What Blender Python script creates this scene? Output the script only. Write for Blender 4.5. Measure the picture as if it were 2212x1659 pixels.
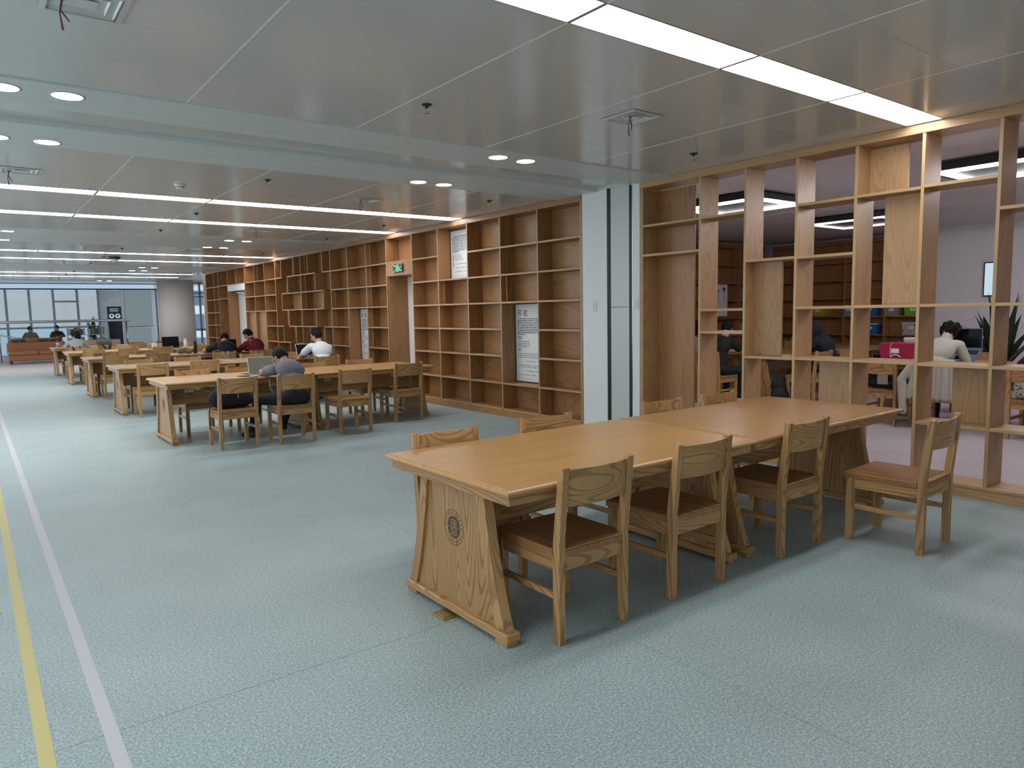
import bpy, bmesh, math, random
import numpy as np
from mathutils import Vector, Matrix, Euler

random.seed(7)
for o in list(bpy.data.objects):
    bpy.data.objects.remove(o, do_unlink=True)
SC = bpy.context.scene
COL = SC.collection
PI = math.pi

# ------------------------------------------------------------------ camera
F_PX = 1538.52
YAW, PITCH, ROLL = math.radians(37.19789), math.radians(-5.83606), math.radians(-1.09633)
fw = Vector((math.sin(YAW) * math.cos(PITCH), math.cos(YAW) * math.cos(PITCH), math.sin(PITCH)))
rt = Vector((math.cos(YAW), -math.sin(YAW), 0.0))
up = rt.cross(fw)
r2 = rt * math.cos(ROLL) + up * math.sin(ROLL)
u2 = up * math.cos(ROLL) - rt * math.sin(ROLL)
cam_data = bpy.data.cameras.new('camera')
cam_data.sensor_width = 36.0
cam_data.lens = F_PX * 36.0 / 2212.0
cam_data.clip_start = 0.05
cam_data.clip_end = 400
cam = bpy.data.objects.new('camera', cam_data)
COL.objects.link(cam)
mw = Matrix((r2, u2, -fw)).transposed().to_4x4()
mw.translation = Vector((0, 0, 1.5))
cam.matrix_world = mw
SC.camera = cam

# ------------------------------------------------------------------ world and exposure
world = bpy.data.worlds.new('world')
SC.world = world
world.use_nodes = True
bg = world.node_tree.nodes['Background']
bg.inputs[0].default_value = (0.80, 0.90, 1.0, 1)
bg.inputs[1].default_value = 1.5
SC.view_settings.view_transform = 'Standard'
SC.view_settings.look = 'None'
SC.view_settings.gamma = 1.0
SC.view_settings.use_curve_mapping = False
SC.view_settings.exposure = 0.35
HALL_E = 10.0      # radiance of the hall's light panels
DOWN_E = 22.0     # radiance of the recessed downlights
ROOM_E = 54.0     # radiance of the LED bars in the room behind the screen
try:
    SC.cycles.max_bounces = 5
    SC.cycles.diffuse_bounces = 3
    SC.cycles.glossy_bounces = 2
    SC.cycles.transmission_bounces = 4
    SC.cycles.transparent_max_bounces = 8
    SC.cycles.use_adaptive_sampling = True
    SC.cycles.adaptive_threshold = 0.05
    SC.cycles.use_denoising = True
    SC.cycles.sample_clamp_indirect = 6.0
    SC.cycles.caustics_reflective = False
    SC.cycles.caustics_refractive = False
except Exception:
    pass

# ------------------------------------------------------------------ materials
MATS = {}
def lin(c):
    return tuple(((x / 255.0) / 12.92 if x / 255.0 <= 0.04045 else ((x / 255.0 + 0.055) / 1.055) ** 2.4) for x in c)

def mat(name, col=(0.5, 0.5, 0.5), rough=0.5, metal=0.0, emit=None, estr=0.0, spec=0.5, trans=0.0, ior=1.45, bump=0.0, bscale=40.0, var=0.0, coat=0.0):
    if name in MATS:
        return MATS[name]
    m = bpy.data.materials.new(name)
    m.use_nodes = True
    nt = m.node_tree
    b = nt.nodes['Principled BSDF']
    b.inputs['Base Color'].default_value = (*col[:3], 1)
    b.inputs['Roughness'].default_value = rough
    b.inputs['Metallic'].default_value = metal
    b.inputs['Specular IOR Level'].default_value = spec
    b.inputs['IOR'].default_value = ior
    b.inputs['Transmission Weight'].default_value = trans
    b.inputs['Coat Weight'].default_value = coat
    if emit is not None:
        b.inputs['Emission Color'].default_value = (*emit, 1)
        b.inputs['Emission Strength'].default_value = estr
    if emit is not None:
        em = nt.nodes.new('ShaderNodeEmission')
        em.inputs[0].default_value = (*emit, 1); em.inputs[1].default_value = estr
        nt.links.new(em.outputs[0], nt.nodes['Material Output'].inputs['Surface'])
        nt.nodes.remove(b)
        MATS[name] = m
        return m
    if var <= 0 and bump <= 0:
        MATS[name] = m
        return m
    tc = nt.nodes.new('ShaderNodeTexCoord')
    n = nt.nodes.new('ShaderNodeTexNoise')
    n.inputs['Scale'].default_value = bscale
    n.inputs['Detail'].default_value = 2
    nt.links.new(tc.outputs['Object'], n.inputs['Vector'])
    if var > 0:
        mx = nt.nodes.new('ShaderNodeMix')
        mx.data_type = 'RGBA'
        mx.inputs['A'].default_value = (*[c * (1 - var) for c in col[:3]], 1)
        mx.inputs['B'].default_value = (*[min(1, c * (1 + var)) for c in col[:3]], 1)
        nt.links.new(n.outputs['Fac'], mx.inputs['Factor'])
        nt.links.new(mx.outputs['Result'], b.inputs['Base Color'])
    if bump > 0:
        bp = nt.nodes.new('ShaderNodeBump')
        bp.inputs['Strength'].default_value = bump
        bp.inputs['Distance'].default_value = 0.01
        nt.links.new(n.outputs['Fac'], bp.inputs['Height'])
        nt.links.new(bp.outputs['Normal'], b.inputs['Normal'])
    MATS[name] = m
    return m

def wood(name, light, dark, axis='x', ring=16.0, dist=9.0, contrast=0.75, rough=0.36, streak=0.35, spec=0.45):
    if name in MATS:
        return MATS[name]
    m = bpy.data.materials.new(name)
    m.use_nodes = True
    nt = m.node_tree
    N, L = nt.nodes, nt.links
    b = N['Principled BSDF']
    b.inputs['Roughness'].default_value = rough
    b.inputs['Specular IOR Level'].default_value = spec
    tc = N.new('ShaderNodeTexCoord')
    oi = N.new('ShaderNodeObjectInfo')
    sc = N.new('ShaderNodeVectorMath'); sc.operation = 'SCALE'
    sc.inputs[0].default_value = (7.3, 5.1, 9.7)
    L.new(oi.outputs['Random'], sc.inputs['Scale'])
    ad = N.new('ShaderNodeVectorMath'); ad.operation = 'ADD'
    L.new(tc.outputs['Object'], ad.inputs[0]); L.new(sc.outputs[0], ad.inputs[1])
    def mapped(gs, ps):
        mp = N.new('ShaderNodeMapping')
        s = [ps, ps, ps]
        s['xyz'.index(axis)] = gs
        mp.inputs['Scale'].default_value = s
        L.new(ad.outputs[0], mp.inputs['Vector'])
        return mp.outputs[0]
    # contour lines of a stretched noise field give arched, cathedral-like figure
    nf = N.new('ShaderNodeTexNoise')
    nf.inputs['Scale'].default_value = 1.0
    nf.inputs['Detail'].default_value = 1.0
    nf.inputs['Roughness'].default_value = 0.35
    nf.inputs['Distortion'].default_value = 0.25
    L.new(mapped(0.55 * ring / 10, 0.62 * ring), nf.inputs['Vector'])
    k1 = N.new('ShaderNodeMath'); k1.operation = 'MULTIPLY'; k1.inputs[1].default_value = dist * 2 * PI
    L.new(nf.outputs['Fac'], k1.inputs[0])
    k2 = N.new('ShaderNodeMath'); k2.operation = 'SINE'
    L.new(k1.outputs[0], k2.inputs[0])
    cr = N.new('ShaderNodeMapRange')
    cr.interpolation_type = 'SMOOTHSTEP'
    cr.inputs['From Min'].default_value = 0.1; cr.inputs['From Max'].default_value = 1.0
    L.new(k2.outputs[0], cr.inputs['Value'])
    st = N.new('ShaderNodeTexNoise')
    st.inputs['Scale'].default_value = 1.0
    st.inputs['Detail'].default_value = 2
    L.new(mapped(2.5, 130.0), st.inputs['Vector'])
    bl = N.new('ShaderNodeTexNoise')
    bl.inputs['Scale'].default_value = 1.0
    bl.inputs['Detail'].default_value = 1
    L.new(mapped(1.2, 6.0), bl.inputs['Vector'])
    # factor = ring*contrast + (streak-.5)*streak + (blotch-.5)*.5
    m1 = N.new('ShaderNodeMath'); m1.operation = 'MULTIPLY'; m1.inputs[1].default_value = contrast
    L.new(cr.outputs['Result'], m1.inputs[0])
    m2 = N.new('ShaderNodeMath'); m2.operation = 'MULTIPLY_ADD'; m2.inputs[1].default_value = streak; 
    L.new(st.outputs['Fac'], m2.inputs[0]); L.new(m1.outputs[0], m2.inputs[2])
    m3 = N.new('ShaderNodeMath'); m3.operation = 'MULTIPLY_ADD'; m3.inputs[1].default_value = 0.55
    L.new(bl.outputs['Fac'], m3.inputs[0]); L.new(m2.outputs[0], m3.inputs[2])
    m4 = N.new('ShaderNodeMath'); m4.operation = 'SUBTRACT'; m4.inputs[1].default_value = 0.5 * streak + 0.2
    m4.use_clamp = True
    L.new(m3.outputs[0], m4.inputs[0])
    mx = N.new('ShaderNodeMix'); mx.data_type = 'RGBA'
    mx.inputs['A'].default_value = (*light, 1); mx.inputs['B'].default_value = (*dark, 1)
    L.new(m4.outputs[0], mx.inputs['Factor'])
    # board to board tone difference
    hv = N.new('ShaderNodeHueSaturation')
    mr = N.new('ShaderNodeMapRange')
    mr.inputs['To Min'].default_value = 0.88; mr.inputs['To Max'].default_value = 1.12
    L.new(oi.outputs['Random'], mr.inputs['Value'])
    L.new(mr.outputs[0], hv.inputs['Value'])
    L.new(mx.outputs['Result'], hv.inputs['Color'])
    L.new(hv.outputs['Color'], b.inputs['Base Color'])
    MATS[name] = m
    return m

OAK_L, OAK_D = (0.470, 0.268, 0.110), (0.205, 0.096, 0.032)
SH_L, SH_D = (0.365, 0.182, 0.072), (0.195, 0.085, 0.028)
SR_L, SR_D = (0.46, 0.275, 0.130), (0.265, 0.143, 0.060)
for a in 'xyz':
    wood('oak_' + a, OAK_L, OAK_D, a, ring=7, dist=38, contrast=0.60, rough=0.34)
    wood('oaktop_' + a, (0.455, 0.248, 0.090), (0.27, 0.130, 0.042), a, ring=7, dist=24, contrast=0.26, rough=0.31, streak=0.3)
    wood('shelf_' + a, SH_L, SH_D, a, ring=7, dist=24, contrast=0.40, rough=0.34)
    wood('edge_' + a, (0.46, 0.270, 0.135), (0.34, 0.18, 0.080), a, ring=12, dist=8, contrast=0.3, rough=0.40)  # paler oak: hall light on the board fronts put into the colour
    wood('screen_' + a, SR_L, SR_D, a, ring=7, dist=22, contrast=0.34, rough=0.40)
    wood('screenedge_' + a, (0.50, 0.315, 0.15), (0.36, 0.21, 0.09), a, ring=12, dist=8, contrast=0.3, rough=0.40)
wood('seat_y', (0.34, 0.165, 0.068), (0.20, 0.090, 0.034), 'y', ring=9, dist=8, contrast=0.40, rough=0.26)  # darker, redder oak; reflection and shade on the seat put into its colour

def vinyl(name, c1, c2, c3, rough=0.42):
    m = bpy.data.materials.new(name); m.use_nodes = True
    N, L = m.node_tree.nodes, m.node_tree.links
    b = N['Principled BSDF']
    b.inputs['Roughness'].default_value = rough
    b.inputs['Specular IOR Level'].default_value = 0.40
    geo = N.new('ShaderNodeNewGeometry')
    n1 = N.new('ShaderNodeTexNoise'); n1.inputs['Scale'].default_value = 95; n1.inputs['Detail'].default_value = 2; n1.inputs['Roughness'].default_value = 0.6
    n2 = N.new('ShaderNodeTexNoise'); n2.inputs['Scale'].default_value = 210; n2.inputs['Detail'].default_value = 1
    n3 = N.new('ShaderNodeTexNoise'); n3.inputs['Scale'].default_value = 1.7; n3.inputs['Detail'].default_value = 1
    for n in (n1, n2, n3):
        L.new(geo.outputs['Position'], n.inputs['Vector'])
    r1 = N.new('ShaderNodeValToRGB')
    e = r1.color_ramp.elements
    e[0].position = 0.36; e[0].color = (*c2, 1)
    e[1].position = 0.52; e[1].color = (*c1, 1)
    k = e.new(0.66); k.color = (*c3, 1)
    L.new(n1.outputs['Fac'], r1.inputs['Fac'])
    r2_ = N.new('ShaderNodeMapRange'); r2_.inputs['From Min'].default_value = 0.35; r2_.inputs['From Max'].default_value = 0.65
    r2_.inputs['To Min'].default_value = 0.80; r2_.inputs['To Max'].default_value = 1.2
    L.new(n2.outputs['Fac'], r2_.inputs['Value'])
    r3 = N.new('ShaderNodeMapRange'); r3.inputs['From Min'].default_value = 0.3; r3.inputs['From Max'].default_value = 0.7
    r3.inputs['To Min'].default_value = 0.95; r3.inputs['To Max'].default_value = 1.05
    L.new(n3.outputs['Fac'], r3.inputs['Value'])
    mu = N.new('ShaderNodeMath'); mu.operation = 'MULTIPLY'
    L.new(r2_.outputs[0], mu.inputs[0]); L.new(r3.outputs[0], mu.inputs[1])
    hs = N.new('ShaderNodeHueSaturation')
    L.new(mu.outputs[0], hs.inputs['Value']); L.new(r1.outputs['Color'], hs.inputs['Color'])
    L.new(hs.outputs['Color'], b.inputs['Base Color'])
    MATS[name] = m
    return m

vinyl('vinyl_mint', (0.340, 0.430, 0.435), (0.235, 0.320, 0.335), (0.480, 0.555, 0.535))
vinyl('vinyl_lilac', (0.46, 0.42, 0.45), (0.38, 0.34, 0.37), (0.54, 0.50, 0.52))
vinyl('vinyl_blush', (0.44, 0.40, 0.40), (0.36, 0.33, 0.33), (0.52, 0.48, 0.47))
mat('ceiling_metal', (0.605, 0.605, 0.585), 0.17, spec=0.55, var=0.02, bscale=0.8)
mat('joint_white', (0.80, 0.80, 0.77), 0.45)
mat('plaster_white', (0.74, 0.76, 0.75), 0.60, bump=0.05, bscale=120)
mat('plaster_room', (0.72, 0.70, 0.73), 0.65, bump=0.05, bscale=120)
mat('soffit_white', (0.66, 0.68, 0.67), 0.40)
mat('panel_celadon', (0.56, 0.59, 0.55), 0.35)
mat('groove_black', (0.008, 0.009, 0.010), 0.5)
mat('dark_seam', (0.04, 0.05, 0.05), 0.9)
mat('light_lens', (0.9, 0.9, 0.92), 0.4, emit=(0.97, 0.985, 1.0), estr=HALL_E)
mat('down_lens', (0.9, 0.9, 0.9), 0.4, emit=(1.0, 0.97, 0.94), estr=DOWN_E)
mat('room_led', (0.9, 0.9, 0.9), 0.4, emit=(1.0, 0.95, 0.985), estr=ROOM_E)
mat('room_led_dim', (0.9, 0.9, 0.9), 0.4, emit=(1.0, 0.95, 0.985), estr=9.0)
mat('lamp_trim', (0.42, 0.42, 0.43), 0.35, metal=0.6)
mat('steel', (0.58, 0.60, 0.62), 0.25, metal=1.0)
mat('dark_metal', (0.04, 0.042, 0.046), 0.4, metal=0.5)
mat('black_plastic', (0.012, 0.012, 0.014), 0.4)
mat('screen_glass', (0.012, 0.013, 0.015), 0.12)
mat('silver', (0.55, 0.56, 0.58), 0.35, metal=0.7)
mat('white_plastic', (0.72, 0.72, 0.70), 0.4)
mat('paper', (0.74, 0.74, 0.73), 0.7)
mat('ink', (0.02, 0.02, 0.022), 0.7)
mat('tape_white', (0.56, 0.55, 0.59), 0.5)
mat('tape_yellow', (0.62, 0.53, 0.22), 0.5)
mat('brass', (0.45, 0.34, 0.12), 0.4, metal=0.8)
mat('carved', (0.085, 0.048, 0.022), 0.7)
mat('carved_light', (0.36, 0.245, 0.13), 0.5)
mat('ribbon_plum', (0.16, 0.02, 0.10), 0.6)
mat('duct_dark', (0.006, 0.006, 0.006), 0.9)
mat('skin', (0.50, 0.28, 0.19), 0.55, bump=0.03, bscale=90)
mat('hair_black', (0.006, 0.005, 0.005), 0.7, spec=0.25, bump=0.7, bscale=70)
mat('leather_tan', (0.26, 0.10, 0.042), 0.42, bump=0.1, bscale=60)
mat('leather_pale', (0.42, 0.27, 0.18), 0.45, bump=0.1, bscale=60)
mat('black_cloth', (0.012, 0.013, 0.016), 0.85, bump=0.3, bscale=25)

# ------------------------------------------------------------------ helpers
class MB:
    def __init__(s):
        s.v = []; s.f = []; s.mi = []; s.cur = 0
    def add(s, vs, fs):
        k = len(s.v)
        s.v += [tuple(p) for p in vs]
        s.f += [tuple(i + k for i in f) for f in fs]
        s.mi += [s.cur] * len(fs)
        return s
    def box(s, x0, x1, y0, y1, z0, z1):
        return s.add([(x0, y0, z0), (x1, y0, z0), (x1, y1, z0), (x0, y1, z0), (x0, y0, z1), (x1, y0, z1), (x1, y1, z1), (x0, y1, z1)],
                     [(0, 3, 2, 1), (4, 5, 6, 7), (0, 1, 5, 4), (1, 2, 6, 5), (2, 3, 7, 6), (3, 0, 4, 7)])
    def cbox(s, x0, x1, y0, y1, z0, z1, c=0.003):
        bm = bmesh.new()
        vs = [bm.verts.new(p) for p in [(x0, y0, z0), (x1, y0, z0), (x1, y1, z0), (x0, y1, z0), (x0, y0, z1), (x1, y0, z1), (x1, y1, z1), (x0, y1, z1)]]
        for f in [(0, 3, 2, 1), (4, 5, 6, 7), (0, 1, 5, 4), (1, 2, 6, 5), (2, 3, 7, 6), (3, 0, 4, 7)]:
            bm.faces.new([vs[i] for i in f])
        bmesh.ops.bevel(bm, geom=list(bm.edges), offset=c, segments=1, affect='EDGES', profile=0.5)
        return s.frombm(bm)
    def frombm(s, bm, mtx=None):
        bm.verts.index_update()
        vs = [(mtx @ v.co if mtx else v.co)[:] for v in bm.verts]
        fs = [tuple(v.index for v in f.verts) for f in bm.faces]
        bm.free()
        return s.add(vs, fs)
    def prism(s, poly, axis, a0, a1):
        n = len(poly)
        def P(p, a):
            return {'x': (a, p[0], p[1]), 'y': (p[0], a, p[1]), 'z': (p[0], p[1], a)}[axis]
        vs = [P(p, a0) for p in poly] + [P(p, a1) for p in poly]
        fs = [tuple(range(n))[::-1], tuple(range(n, 2 * n))] + [(i, (i + 1) % n, n + (i + 1) % n, n + i) for i in range(n)]
        return s.add(vs, fs)
    def loops(s, rings, cap=True):
        n = len(rings[0])
        vs = [p for r in rings for p in r]
        fs = []
        for k in range(len(rings) - 1):
            for i in range(n):
                j = (i + 1) % n
                fs.append((k * n + i, k * n + j, (k + 1) * n + j, (k + 1) * n + i))
        if cap:
            fs.append(tuple(range(n))[::-1])
            fs.append(tuple((len(rings) - 1) * n + i for i in range(n)))
        return s.add(vs, fs)
    def tube(s, pts, r, n=8, cap=True):
        pts = [Vector(p) for p in pts]
        rs = r if isinstance(r, (list, tuple)) else [r] * len(pts)
        rings = []
        prev = None
        for i, p in enumerate(pts):
            d = (pts[min(i + 1, len(pts) - 1)] - pts[max(i - 1, 0)])
            d = d.normalized() if d.length > 1e-9 else Vector((0, 0, 1))
            ref = prev if prev is not None else (Vector((0, 0, 1)) if abs(d.z) < 0.9 else Vector((1, 0, 0)))
            a = (ref - d * ref.dot(d))
            if a.length < 1e-6:
                a = Vector((1, 0, 0)) - d * d.x
            a.normalize()
            b = d.cross(a)
            prev = a
            rings.append([tuple(p + (a * math.cos(2 * PI * k / n) + b * math.sin(2 * PI * k / n)) * rs[i]) for k in range(n)])
        return s.loops(rings, cap)
    def lathe(s, prof, n=16, c=(0, 0, 0), ring=False):
        rings = [[(c[0] + r * math.cos(2 * PI * k / n), c[1] + r * math.sin(2 * PI * k / n), c[2] + z) for k in range(n)] for r, z in prof]
        if ring:
            rings.append(rings[0])
        return s.loops(rings, not ring)
    def sphere(s, c, r, n=12, m=8, mtx=None):
        r = (r, r, r) if not isinstance(r, (tuple, list)) else r
        rings = []
        for j in range(m + 1):
            t = PI * j / m
            t = min(max(t, 0.06), PI - 0.06)
            ring = []
            for k in range(n):
                p = Vector((r[0] * math.sin(t) * math.cos(2 * PI * k / n), r[1] * math.sin(t) * math.sin(2 * PI * k / n), -r[2] * math.cos(t)))
                if mtx is not None:
                    p = mtx @ p
                ring.append((c[0] + p.x, c[1] + p.y, c[2] + p.z))
            rings.append(ring)
        return s.loops(rings)
    def mesh(s, name, mats, smooth=False):
        me = bpy.data.meshes.new(name)
        me.from_pydata(s.v, [], s.f)
        ms = mats if isinstance(mats, (list, tuple)) else [mats]
        for m in ms:
            me.materials.append(MATS[m] if isinstance(m, str) else m)
        if len(ms) > 1:
            me.polygons.foreach_set('material_index', s.mi)
        if smooth:
            me.polygons.foreach_set('use_smooth', [True] * len(me.polygons))
        bm = bmesh.new(); bm.from_mesh(me)
        bmesh.ops.recalc_face_normals(bm, faces=bm.faces)
        bm.to_mesh(me); bm.free()
        me.update()
        return me
    def build(s, name, mats, parent=None, smooth=False, loc=None, rot=None, sc=None):
        return obj(name, s.mesh(name, mats, smooth), parent, loc, rot, sc)

def obj(name, me, parent=None, loc=None, rot=None, sc=None):
    o = bpy.data.objects.new(name, me)
    COL.objects.link(o)
    if parent is not None:
        o.parent = parent
    if loc is not None:
        o.location = loc
    if rot is not None:
        o.rotation_euler = rot
    if sc is not None:
        o.scale = sc
    return o

def tag(o, label, cat, group=None):
    o['label'] = label; o['category'] = cat
    if group:
        o['group'] = group
    return o

def thing(name, label, cat, loc=(0, 0, 0), rz=0.0, group=None):
    o = bpy.data.objects.new(name, None)
    COL.objects.link(o)
    o.empty_display_size = 0.1
    o.location = loc
    o.rotation_euler = (0, 0, rz)
    return tag(o, label, cat, group)

def struct(o, label=None):
    o['kind'] = 'structure'
    if label:
        o['label'] = label
    return o

KIDS = {}
def copy_tree(root, loc, rz, label, group=None):
    def cp(o, par):
        c = o.copy()
        COL.objects.link(c)
        c.parent = par
        for ch in o.children:
            cp(ch, c)
        return c
    r = cp(root, None)
    r.location = loc
    r.rotation_euler = (0, 0, rz)
    r['label'] = label
    if group:
        r['group'] = group
    return r
ORD = ['first', 'second', 'third', 'fourth', 'fifth', 'sixth', 'seventh', 'eighth', 'ninth', 'tenth', 'eleventh', 'twelfth']
# ================================================================== STRUCTURE
ZC = 2.89
XF = 6.022           # front plane of the shelf wall and of the open screen
# ---- floor: sheets of vinyl over a dark bed
floor = struct(MB().box(-4.6, 15.5, -9.0, 33.0, -0.12, -0.006).build('floor', 'dark_seam'), 'mint speckled vinyl floor with thin sheet joints')
xs = [-4.6, -1.7, 2.30, XF + 0.02]
ys = [-9.0, 2.85, 11.24, 24.6]
for i in range(len(xs) - 1):
    for j in range(len(ys) - 1):
        g = 0.0011
        MB().box(xs[i] + g, xs[i + 1] - g, ys[j] + g, ys[j + 1] - g, -0.006, 0.0).build('vinyl_sheet', 'vinyl_mint', floor)
MB().box(-4.6, 15.5, 24.602, 33.0, -0.006, 0.0).build('vinyl_sheet', 'vinyl_blush', floor)
MB().box(XF + 0.022, 15.5, -9.0, 24.598, -0.006, 0.0).build('vinyl_sheet', 'vinyl_lilac', floor)
MB().box(0.33, 6.02, 11.236, 11.244, 0.0, 0.0008).build('weld_line', 'joint_white', floor)

# ---- hall ceiling
ceil = struct(MB().box(-4.72, 6.35, -9.0, 32.7, ZC + 0.05, ZC + 0.20).build('ceiling', 'plaster_white'), 'grey metal panel ceiling with recessed light strips')
XJ = [6.004 - 1.19 * k for k in range(0, 10)]
strips = [(2.432, 2.704), (9.035, 9.345), (11.12, 11.43), (17.20, 17.50), (19.33, 19.63), (24.95, 25.24), (27.0, 27.28), (-6.4, -6.1)]
bands = [(-2.6, -0.9), (5.09, 6.91), (13.15, 15.30), (21.35, 23.65), (29.35, 30.1)]
cuts = sorted(strips + bands)
spans = []
y = -9.0
for a, b in cuts:
    if a > y:
        spans.append((y, a))
    y = b
spans.append((y, 32.7))
mat('joint_soft', (0.68, 0.68, 0.655), 0.3)
pan_mesh = {}
stuff = MB()
for (a, b) in spans:
    n = max(1, round((b - a) / 0.597))
    h = (b - a) / n
    for k in range(n):
        y0, y1 = a + k * h, a + (k + 1) * h
        if k:
            MB().box(-4.7, XJ[0], y0 - 0.0013, y0 + 0.0013, ZC - 0.0004, ZC + 0.01).build('joint_strip', 'joint_soft', ceil)
        for q in range(len(XJ) - 1):
            x1, x0 = XJ[q] - 0.005, XJ[q + 1] + 0.005
            yc = (y0 + y1) / 2
            near = -0.2 < yc < 21.5 and x1 > -1.3 and x1 > yc * 0.035 - 0.9
            if near:
                key = round(h, 4)
                if key not in pan_mesh:
                    pan_mesh[key] = MB().cbox(-0.59, 0.59, -h / 2 + 0.0015, h / 2 - 0.0015, 0, 0.02, 0.0016).mesh('ceiling_panel', 'ceiling_metal')
                obj('ceiling_panel', pan_mesh[key], ceil, ((x0 + x1) / 2, yc, ZC + random.uniform(-0.0004, 0.0004)))
            else:
                stuff.box(x0, x1, y0 + 0.0015, y1 - 0.0015, ZC, ZC + 0.02)
s_ = stuff.build('ceiling_panel', 'ceiling_metal', ceil)
s_['kind'] = 'stuff'
for q, x in enumerate(XJ[1:]):
    for (a, b) in spans:
        MB().box(x - 0.0052, x + 0.0052, a, b, ZC - 0.0015, ZC + 0.015).build('joint_strip', 'joint_white', ceil)
MB().box(XJ[0] - 0.003, XF + 0.33, -9, 32.7, ZC + 0.001, ZC + 0.04).build('edge_strip', 'ceiling_metal', ceil)
# dropped soffit bands across the hall
def soffit(y0, y1, grooves, name='soffit_band'):
    edges = [y0] + [g for g in grooves] + [y1]
    for i in range(len(edges) - 1):
        a = edges[i] + (0.004 if i else 0)
        b = edges[i + 1] - (0.004 if i < len(edges) - 2 else 0)
        MB().cbox(-4.7, XF + 0.0, a, b, ZC - 0.012, ZC + 0.05, 0.003).build(name, 'soffit_white', ceil)
    for g in grooves:
        MB().box(-4.7, XF, g - 0.004, g + 0.004, ZC + 0.004, ZC + 0.05).build('soffit_groove', 'groove_black', ceil)
soffit(5.09, 5.665, [5.487])
soffit(6.19, 6.91, [6.572])
MB().box(-4.7, XF, 5.665, 6.19, ZC + 0.028, ZC + 0.05).build('slot_panel', 'ceiling_metal', ceil)
soffit(13.15, 15.30, [13.95, 14.5])
soffit(21.35, 23.65, [22.2, 22.8])
soffit(29.35, 30.1, [])
soffit(-2.6, -0.9, [])

# ---- light panels
pl = 1.19
STRIP_NAME = ['the nearest strip', 'the second strip', 'the third strip', 'the fourth strip', 'the fifth strip', 'the sixth strip', 'the farthest strip', 'the strip behind the camera']
lm = {}
for si, (a, b) in enumerate(strips):
    h = b - a
    key = round(h, 3)
    if key not in lm:
        fr = MB()
        hw, hh = pl / 2 - 0.002, h / 2
        fr.box(-hw, hw, -hh, -hh + 0.008, -0.001, 0.03).box(-hw, hw, hh - 0.008, hh, -0.001, 0.03)
        fr.box(-hw, -hw + 0.010, -hh + 0.008, hh - 0.008, -0.001, 0.03).box(hw - 0.010, hw, -hh + 0.008, hh - 0.008, -0.001, 0.03)
        ln = MB().add([(-hw + 0.010, -hh + 0.008, 0.004), (hw - 0.010, -hh + 0.008, 0.004), (hw - 0.010, hh - 0.008, 0.004), (-hw + 0.010, hh - 0.008, 0.004)], [(3, 2, 1, 0)])
        lm[key] = (fr.mesh('light_frame', 'lamp_trim'), ln.mesh('diffuser', 'light_lens'))
    for q in range(0, 8):
        xc = (XJ[q] + XJ[q + 1]) / 2
        t = thing('ceiling_light', f'flat white ceiling light panel, {ORD[q]} from the shelf wall in {STRIP_NAME[si]}', 'ceiling light', (xc, (a + b) / 2, ZC), 0, 'recessed ceiling light panels')
        obj('light_frame', lm[key][0], t)
        obj('diffuser', lm[key][1], t)

# ---- downlights in the soffit bands
dl_tr = MB().lathe([(0.086, -0.003), (0.096, -0.003), (0.098, 0.0), (0.096, 0.02), (0.086, 0.02)], 28, ring=True).mesh('trim_ring', 'lamp_trim', True)
dl_ln = MB().add([(0.086 * math.cos(2 * PI * k / 20), 0.086 * math.sin(2 * PI * k / 20), 0.0) for k in range(20)], [tuple(range(20))[::-1]]).mesh('lens', 'down_lens')
DL = [(5.292, 'on the nearest soffit band'), (6.722, 'on the second soffit band'), (13.6, 'on the third soffit band'), (15.08, 'at the back of the third soffit'),
      (21.78, 'on the fourth soffit band'), (23.25, 'at the back of the fourth soffit'), (29.68, 'on the soffit by the far glass')]
for y, where in DL:
    for k, x in enumerate((4.225, 3.91, 0.60, 0.27)):
        t = thing('downlight', f'round downlight {where}, {ORD[k]} from the shelf wall', 'downlight', (x, y, ZC - 0.012), 0, 'round downlights')
        obj('trim_ring', dl_tr, t)
        obj('lens', dl_ln, t)

# ---- sprinklers
sp = MB().lathe([(0.001, 0.0), (0.034, 0.0), (0.036, -0.004), (0.030, -0.008), (0.011, -0.010), (0.010, -0.026), (0.001, -0.026)], 14).mesh('cup', 'dark_metal', True)
sd = MB().tube([(-0.012, 0, -0.024), (-0.016, 0, -0.040), (0, 0, -0.056)], 0.003, 6).tube([(0.012, 0, -0.024), (0.016, 0, -0.040), (0, 0, -0.056)], 0.003, 6).lathe([(0.001, -0.055), (0.018, -0.056), (0.018, -0.058), (0.001, -0.058)], 10).mesh('deflector', 'steel', False)
SPR = [4.26, 7.45, 10.32, 12.55, 16.1, 18.5, 20.6, 24.2, 26.2, 28.5]
for j, y in enumerate(SPR):
    for x, side in ((2.56, 'above the aisle end'), (5.35, 'near the shelf wall')):
        t = thing('sprinkler', f'small dark fire sprinkler {side}, {ORD[j]} from the camera', 'sprinkler', (x, y, ZC), 0, 'ceiling sprinklers')
        obj('cup', sp, t); obj('deflector', sd, t)

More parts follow.
